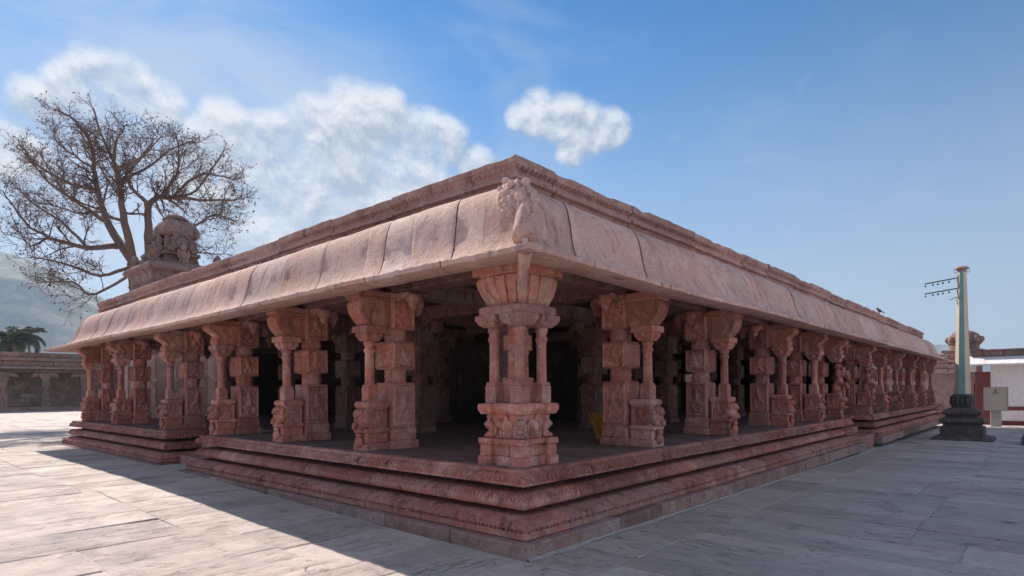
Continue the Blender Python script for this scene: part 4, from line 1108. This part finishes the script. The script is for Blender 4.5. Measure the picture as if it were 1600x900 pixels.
# ------------------------------------------------------------------ cloister along the far side of the court
def cloister():
    Y = 61.0; g = 0.12
    t = thing('cloister', 'long low stone cloister with square pillars across the far court at left', 'cloister', (0, Y, g))
    x0, x1 = -23.3, 24.0
    f = MB(); f.box(x0, x1, -0.35, 4.2, -0.1, 0.35); obj('floor_step', mesh(f, M['cloister'], bevel=0.03), t)
    w_ = MB(); w_.box(x0, x1, 2.2, 2.8, 0.35, 3.4)
    bw = obj('back_wall', mesh(w_, M['cloisterwall'], cut=1.5, amp=0.03), t)
    r = random.Random(12)
    for row in range(8):
        x = 1.0+r.uniform(-0.8, 0)
        while x < 13:
            L = r.uniform(0.5, 1.1); z = 0.36+row*0.37
            b = MB(); b.box(x+0.01, x+L-0.01, 2.2-r.uniform(0.03, 0.07), 2.3, z+0.008, z+0.36); obj('wall_stone', mesh(b, M['cloisterwall'], bevel=0.015), bw); x += L
    pm = MB(); pm.cbox(0, 0, 0.62, 0.55, 0.34, 0.62).cbox(0, 0, 0.52, 0.48, 0.62, 1.6).ring((0, 0, 0), [(0.24, 1.6), (0.24, 2.0)], 8, math.pi/8).cbox(0, 0, 0.52, 0.48, 2.0, 2.75)
    pm = mesh(pm, M['cloister'], bevel=0.015, cut=0.4, amp=0.01)
    cm = MB(); cm.cbox(0, 0, 0.7, 0.6, 2.74, 3.28); cm.box(-0.85, 0.85, -0.22, 0.22, 2.92, 3.27)
    for s_ in (-1, 1):
        cm.ell((s_*0.82, 0, 2.98), (0.2, 0.24, 0.2), 10, 6)
    cm = mesh(cm, M['cloister'], bevel=0.0)
    x = 7.5-2.8*11
    while x < x1:
        p = obj('pillar', pm, t, (x, 0.1, 0)); obj('capital', cm, p); x += 2.8
    r = random.Random(2)
    for (ya, yb, za, zb, name) in ((-0.1, 0.5, 3.30, 3.55, 'beam'), (-0.85, 0.9, 3.56, 3.78, 'eave_slab'), (-0.30, 2.9, 3.78, 4.25, 'frieze_block'), (-0.50, 2.9, 4.25, 4.55, 'coping_block'), (-0.2, 2.9, 4.55, 5.0, 'parapet_block')):
        x = x0
        while x < x1:
            L = r.uniform(2.0, 3.6); b = MB(); j = r.uniform(-.03, .03)
            b.box(x, min(x+L, x1)-0.02, ya+j, yb, za, zb-0.004); obj(name, mesh(b, M['cloister'], bevel=0.03, cut=0.8, amp=0.015), t); x += L
    t2 = thing('iron_post', 'thin iron post standing on the cloister roof', 'post', (13.55, 62.5, 5.1)); 
    b = MB(); b.tube([(0, 0, 0), (0, 0, 1.5)], 0.03, 6); obj('rod', mesh(b, M['iron']), t2)
cloister()
# ------------------------------------------------------------------ shrine with brick tower behind the hall
def shrine():
    X, Y = 4.75, 22.6; g = gz(X, Y)
    t = thing('shrine_tower', 'square stone shrine with weathered brick tower rising behind the parapet', 'shrine', (X, Y, g))
    w_ = MB(); w_.cbox(0, 0, 3.0, 3.0, 0.0, 4.2); obj('wall', mesh(w_, M['court'], cut=0.6, amp=0.02), t)
    for (h, z0, z1) in ((1.85, -0.1, 0.25), (1.7, 0.252, 0.5), (1.8, 0.502, 0.62)):
        b = MB(); b.cbox(0, 0, h*2, h*2, z0, z1); obj('base_course', mesh(b, M['court'], bevel=0.03), t)
    pm = MB(); pm.cbox(0, 0, 0.34, 0.16, 0.6, 0.95).cbox(0, 0, 0.26, 0.12, 0.95, 3.3).cbox(0, 0, 0.36, 0.18, 1.9, 2.0).cbox(0, 0, 0.44, 0.22, 3.3, 3.75); pm = mesh(pm, M['court'], bevel=0.012)
    for k in range(5):
        u = -1.42+k*0.71
        obj('pilaster', pm, t, (u, -1.53, 0), 0); obj('pilaster', pm, t, (-1.53, u, 0), math.pi/2)
    n = MB(); n.box(-1.15, -0.25, -1.9, -1.5, 0.95, 1.05).ell((-0.7, -1.7, 1.28), (0.2, 0.14, 0.26)); n.ell((-0.7, -1.72, 1.6), (0.1, 0.1, 0.12)); obj('niche_figure', mesh(n, M['court'], smooth=False), t)
    prof = [(1.55, 3.75), (1.72, 3.95), (1.78, 4.1), (1.6, 4.3), (1.5, 4.35), (1.5, 4.75), (1.62, 4.85), (1.62, 5.0), (1.42, 5.15), (1.28, 5.18), (1.28, 5.65), (1.38, 5.75)]
    b = MB(); b.sqr((0, 0, 0), prof); obj('lower_tier', mesh(b, M['tower'], bevel=0.03, cut=0.3, amp=0.03, nsc=4), t)
    b = MB(); b.sqr((0, 0, 0), [(1.28, 5.74), (1.28, 6.08), (1.46, 6.18), (1.52, 6.28), (1.42, 6.42), (1.1, 6.55), (1.0, 6.56)]); obj('slab_cornice', mesh(b, M['tower'], bevel=0.03, cut=0.3, amp=0.02, nsc=4), t)
    # brick courses of the neck
    for k in range(9):
        h = 0.60+(0.05 if k in (0, 3) else 0)+0.03*(k % 2)-0.02*max(0, k-5)
        b = MB(); z = 6.56+k*0.125; b.cbox(0, 0, 2*h, 2*h, z, z+0.12); obj('brick_course', mesh(b, M['tower'], bevel=0.012, cut=0.25, amp=0.02, nsc=6, seed=k), t)
    b = MB(); b.ring((0, 0, 0), [(0.52, 7.66), (0.68, 7.72), (0.73, 7.82), (0.70, 8.0), (0.60, 8.2), (0.45, 8.36), (0.34, 8.42)], 32, 0, 8); obj('dome', mesh(b, M['tower'], cut=0.2, amp=0.04, nsc=5), t)
    b = MB(); b.ring((0, 0, 0), [(0.40, 8.40), (0.50, 8.45), (0.38, 8.58), (0.08, 8.72)], 8, math.pi/8); obj('cap_stone', mesh(b, M['tower'], bevel=0.02), t)
    # arched gable with seated figure on the two seen sides
    for (dx, dy, rz) in ((0, -1, 0), (-1, 0, -math.pi/2)):
        a = MB(); pts = []
        for k in range(15):
            q = -0.25*math.pi+k/14*1.5*math.pi; pts.append((0.34*math.cos(q), -0.70, 7.42+0.36*math.sin(q)))
        a.tube(pts, [0.075+0.03*(k % 2) for k in range(15)], 7)
        a.ell((0, -0.70, 7.90), (0.13, 0.10, 0.15)); a.ell((0, -0.66, 7.45), (0.28, 0.06, 0.32), 14, 8)
        for s_ in (-1, 1): a.ell((s_*0.42, -0.68, 7.14), (0.12, 0.1, 0.12)); a.ell((s_*0.26, -0.69, 7.76), (0.10, 0.09, 0.10))
        obj('arched_gable', mesh(a, M['tower'], smooth=True, cut=0.12, amp=0.02, nsc=8), t, (0, 0, 0), rz)
        f = MB(); f.ell((0, -0.80, 6.85), (0.19, 0.12, 0.28)); f.ell((0, -0.82, 7.20), (0.12, 0.11, 0.17)); f.ell((0, -0.80, 7.38), (0.07, 0.07, 0.09)); f.ell((0, -0.80, 6.64), (0.24, 0.14, 0.10))
        for s_ in (-1, 1): f.ell((s_*0.17, -0.80, 6.95), (0.07, 0.08, 0.2))
        obj('gable_figure', mesh(f, M['cornice'], smooth=True, cut=0.1, amp=0.012, nsc=8), t, (0, 0, 0), rz)
    # corner stubs and rubble on the cornice
    r = random.Random(6)
    for (px, py, h) in ((-1.15, -1.15, 0.55), (1.15, -1.15, 0.42), (-1.15, 1.1, 0.4), (-1.2, -0.3, 0.3)):
        b = MB(); b.ring((px, py, 0), [(0.2, 6.4), (0.22, 6.55), (0.14, 6.62), (0.2, 6.72), (0.12, 6.5+h), (0.02, 6.62+h)], 10); obj('corner_stub', mesh(b, M['tower'], smooth=False, cut=0.15, amp=0.03, nsc=7), t)
shrine()
def rubble():
    r = random.Random(14)
    spots = [(2.6, 15.9, 0.45), (3.0, 16.6, 0.6), (2.2, 16.9, 0.38), (3.6, 17.0, 0.5), (2.4, 17.4, 0.42), (3.9, 15.6, 0.45)]
    for i, (x, y, s) in enumerate(spots):
        b = MB(); b.ring((0, 0, 0), [(s*0.5, 0.0), (s*0.62, s*0.4), (s*0.45, s*0.75), (s*0.5, s*0.95), (s*0.3, s*1.2), (s*0.06, s*1.6)], 9)
        o = obj('broken_finial', mesh(b, M['tower'], cut=0.12, amp=0.06, nsc=5, seed=i*3.3), hall, (x, y, 4.05), r.uniform(0, 3))
rubble()
# ------------------------------------------------------------------ bundle of straw on the hall floor
def straw():
    c = at(941, 672, 9.7); r = random.Random(9)
    t = thing('straw_bundle', 'golden straw bundle leaning inside the hall right of the corner pillar', 'straw bundle', (c.x, c.y, FLOOR))
    m = MB()
    for k in range(240):
        a = r.uniform(0, 6.28); q = r.uniform(0.0, 0.10); s_ = r.uniform(0.10, 0.24)
        z = r.uniform(0.30, 0.46)
        m.tube([(q*math.cos(a), q*math.sin(a), 0.015), (q*1.3*math.cos(a), q*1.3*math.sin(a), z*0.4), (s_*math.cos(a), s_*math.sin(a), z)], [0.006, 0.007, 0.003], 3, False)
    obj('straws', mesh(m, M['straw']), t)
    b = MB(); b.ring((0, 0, 0), [(0.125, 0.20), (0.135, 0.22), (0.135, 0.25), (0.125, 0.27)], 14); obj('tie', mesh(b, M['straw']), t)
straw()
# ------------------------------------------------------------------ bare tree
def tree():
    r = random.Random(21); ZT = 34.0
    def zp(zx, zy): return zx/2.571, zy/2.571+130
    base = at(222, 430, ZT); gx, gy = base.x, base.y; g = gz(gx, gy)
    t = thing('bare_tree', 'large nearly leafless spreading tree behind the hall at left', 'tree', (gx, gy, g))
    off = Vector((gx, gy, g))
    def pt(zx, zy, dz=0.0):
        x, y = zp(zx, zy); return at(x, y, ZT+dz)-off
    tr = MB(); tr.tube([(0.0, 0, -0.2), (0.05, 0, 0.6), (0.1, 0.05, 2.2), (0.0, 0.0, 4.2), tuple(pt(540, 725))], [0.75, 0.54, 0.46, 0.42, 0.38], 12)
    tr.tube([(0.1, 0.05, 2.2), tuple(pt(600, 900)), tuple(pt(605, 720)), tuple(pt(600, 650))], [0.40, 0.31, 0.28, 0.26], 10)
    obj('trunk', mesh(tr, M['bark'], smooth=True), t)
    limbs = [([(540, 725, 0), (500, 560, -.5), (480, 420, -.8), (455, 310, -1), (420, 240, -1.2), (375, 100, -1.4)], .33),
             ([(540, 725, 0), (440, 570, 1), (400, 460, 1.5), (375, 340, 2), (370, 260, 2.2), (300, 150, 2.5), (225, 105, 3)], .33),
             ([(600, 650, 0), (597, 500, .5), (640, 455, 1), (690, 460, 1), (790, 430, 1.5), (900, 270, 2.5)], .30),
             ([(680, 458, 1), (850, 470, -1), (980, 465, -2)], .15), ([(598, 500, .5), (560, 450, -.5), (520, 410, -1), (545, 330, -1.5), (625, 220, -2)], .17),
             ([(660, 455, 1), (720, 330, 3), (705, 195, 4)], .16), ([(470, 655, .6), (350, 660, -1), (200, 620, -2.5), (100, 560, -3), (10, 430, -3.5)], .22),
             ([(415, 550, 1.2), (280, 460, 3), (170, 370, 4), (85, 265, 5)], .18), ([(385, 430, 1.8), (250, 390, -.5), (130, 310, -2), (80, 245, -3)], .15),
             ([(530, 740, 0), (400, 770, -2), (250, 720, -3.5), (110, 690, -4)], .14), ([(535, 760, 0), (380, 850, -3), (300, 800, -4), (195, 800, -5)], .11),
             ([(605, 640, 0), (750, 590, -2), (860, 530, -3), (950, 560, -4)], .13), ([(605, 700, 0), (800, 680, 2), (920, 690, 3)], .11),
             ([(462, 340, -1), (560, 300, -2.5), (650, 210, -4)], .13), ([(480, 400, -.8), (600, 330, 1.5), (720, 250, 3), (800, 240, 4)], .13),
             ([(455, 310, -1), (470, 230, 1), (510, 165, 2)], .12), ([(375, 340, 2), (300, 290, 4), (230, 235, 5), (215, 180, 6)], .12),
             ([(500, 560, -.5), (400, 520, -3), (300, 520, -5), (180, 470, -6)], .12), ([(350, 660, -1), (250, 560, .5), (130, 480, 1), (50, 400, 1)], .12),
             ([(200, 620, -2.5), (120, 650, -3), (60, 570, -4)], .08), ([(690, 460, 1), (780, 380, 0), (870, 370, -1), (940, 390, -1)], .12)]
    tw = MB(); lf = MB(); count = [0]
    def rv(): return Vector((r.uniform(-1, 1), r.uniform(-1, 1), r.uniform(-1, 1)))
    def leaf(p):
        s = r.uniform(0.04, 0.09); a = rv().normalized(); b = a.cross(rv()).normalized()
        lf.add([p, p+a*s+b*s*.45, p+a*s*2, p+a*s-b*s*.45], [(0, 1, 2, 3)])
    def grow(p, d, L, rad, lev):
        n = 4 if lev < 3 else 3; pts = [p]; q = p.copy(); dd = d.normalized()
        for k in range(n):
            dd = (dd+rv()*0.30+Vector((0, 0, 0.07 if lev < 3 else 0.02))).normalized()
            q = q+dd*(L/n); pts.append(q.copy())
        tw.tube([tuple(x) for x in pts], [rad*(1-0.65*k/n) for k in range(n+1)], 4 if lev < 2 else 3, False)
        if lev >= 3:
            if r.random() < 0.22:
                for _ in range(r.randint(1, 3)): leaf(pts[-1]+rv()*0.08)
            return
        m = (6, 6, 5)[lev] if lev < 3 else 0
        for k in range(m):
            u = 0.22+0.78*(k+r.random()*0.8)/m; f = min(u, 0.999)*n; i = int(f); pp = pts[i].lerp(pts[i+1], f-i)
            td = (pts[i+1]-pts[i]).normalized(); nd = (td*0.75+rv()*0.95).normalized()
            grow(pp, nd, L*r.uniform(0.42, 0.66), rad*0.5, lev+1)
    for li, (pl, rad) in enumerate(limbs):
        P = [pt(*q) for q in pl]
        # smooth with catmull-rom and add knots
        pts = []
        for i in range(len(P)-1):
            a = P[max(i-1, 0)]; b = P[i]; c = P[i+1]; d = P[min(i+2, len(P)-1)]
            for k in range(4):
                u = k/4; pts.append(0.5*((2*b)+(c-a)*u+(2*a-5*b+4*c-d)*u*u+(3*b-a-3*c+d)*u**3)+(rv()*0.05 if (i or k) else Vector((0, 0, 0))))
        pts.append(P[-1]); n = len(pts)
        lm = MB(); lm.tube([tuple(x) for x in pts], [0.8*rad*(1-0.9*(k/(n-1))**0.7)+0.010 for k in range(n)], 8)
        obj('limb', mesh(lm, M['bark'], smooth=True), t)
        length = sum((pts[i+1]-pts[i]).length for i in range(n-1))
        m = int(length*2.5)+4
        for k in range(m):
            u = 0.24+0.76*(k+r.random())/m; f = min(u, 0.999)*(n-1); i = int(f); pp = pts[i].lerp(pts[i+1], f-i)
            td = (pts[i+1]-pts[i]).normalized(); nd = (td*0.65+rv()*0.9+Vector((0, 0, 0.12))).normalized()
            grow(pp, nd, r.uniform(1.1, 2.1)*(1.12-0.62*u), max(0.02, rad*0.28*(1.1-u)), 1)
    struct(obj('twigs', mesh(tw, M['twig']), t), 'stuff')
    struct(obj('dry_leaves', mesh(lf, M['dryleaf']), t), 'stuff')
tree()
# ------------------------------------------------------------------ coconut palms beyond the cloister
def palm(px, py, Z, size, seed, label):
    r = random.Random(seed); c = at(px, py, Z)
    t = thing('coconut_palm', label, 'palm tree', (c.x, c.y, 0), 0, 'coconut palms beyond the cloister')
    m = MB(); m.tube([(0.5, 0.3, -0.2), (0.35, 0.2, c.z*0.4), (0.1, 0, c.z*0.8), (0, 0, c.z)], [0.3, 0.2, 0.17, 0.15], 9); obj('trunk', mesh(m, M['bark'], smooth=True), t)
    for k in range(20):
        a = k*2.399+r.uniform(-.2, .2); el_ = r.uniform(-0.5, 1.25) if k > 3 else r.uniform(1.0, 1.4); L = size*r.uniform(0.8, 1.1)
        f = MB(); pts = []; N = 12; q = Vector((0, 0, c.z)); e = el_
        for i in range(N+1):
            pts.append(q.copy()); d = Vector((math.cos(a)*math.cos(e), math.sin(a)*math.cos(e), math.sin(e))); q = q+d*(L/N); e -= 0.13+0.05*r.random()
        f.tube([tuple(p) for p in pts], [0.05*(1-0.8*i/N) for i in range(N+1)], 4, False)
        side = Vector((-math.sin(a), math.cos(a), 0))
        for i in range(1, N*4):
            u = i/(N*4); ff = u*N; j = int(ff); p = pts[j].lerp(pts[j+1], ff-j); d = (pts[j+1]-pts[j]).normalized()
            ll = size*0.26*math.sin(math.pi*(0.12+0.86*u))**0.7
            for s_ in (-1, 1):
                tip = p+(side*s_*0.75+d*0.55+Vector((0, 0, -0.45-0.3*r.random())))*ll; w_ = d*0.055
                mid = p.lerp(tip, 0.5)+Vector((0, 0, 0.04)); f.add([p-w_, p+w_, mid+w_*0.8, tip, mid-w_*0.8], [(0, 1, 2, 3, 4)])
        obj('frond', mesh(f, M['palmleaf']), t)
palm(20, 530, 78, 3.3, 1, 'coconut palm with broad drooping crown, leftmost behind the cloister roof')
palm(44, 524, 92, 3.5, 2, 'coconut palm with taller upright crown, right of the leftmost palm behind the cloister')
# ------------------------------------------------------------------ bird on the parapet
def bird():
    t = thing('bird', 'tiny dark bird perched on the far right parapet against the sky', 'bird', (21.5, 0.93, 4.355), 2.2)
    b = MB(); E = b.ell; rx = Matrix.Rotation(R(-35), 3, 'Y')
    E((0, 0, 0.13), (0.09, 0.05, 0.055), 10, 7, rx); E((0.07, 0, 0.21), (0.04, 0.035, 0.035), 9, 6)
    b.tube([(0.10, 0, 0.21), (0.14, 0, 0.20)], [0.012, 0.002], 5); b.tube([(-0.06, 0, 0.10), (-0.20, 0, 0.03)], [0.025, 0.012], 5)
    for s_ in (-1, 1): b.tube([(0.0, s_*0.02, 0.0), (0.0, s_*0.02, 0.10)], 0.006, 4)
    obj('body', mesh(b, M['dark'], smooth=True), t)
bird()
# ------------------------------------------------------------------ haze
hb = MB(); hb.box(-4500, 4700, -4500, 4700, -8, 395)
hm = bpy.data.materials.new('haze air'); hm.use_nodes = True; ht = hm.node_tree; ht.nodes.clear()
ho = ht.nodes.new('ShaderNodeOutputMaterial'); pv = ht.nodes.new('ShaderNodeVolumePrincipled')
pv.inputs['Color'].default_value = (0.60, 0.78, 1.0, 1); pv.inputs['Density'].default_value = 0.00026; pv.inputs['Anisotropy'].default_value = 0.2
ht.links.new(pv.outputs[0], ho.inputs['Volume'])
haze = struct(obj('haze', mesh(hb, hm)), 'stuff')
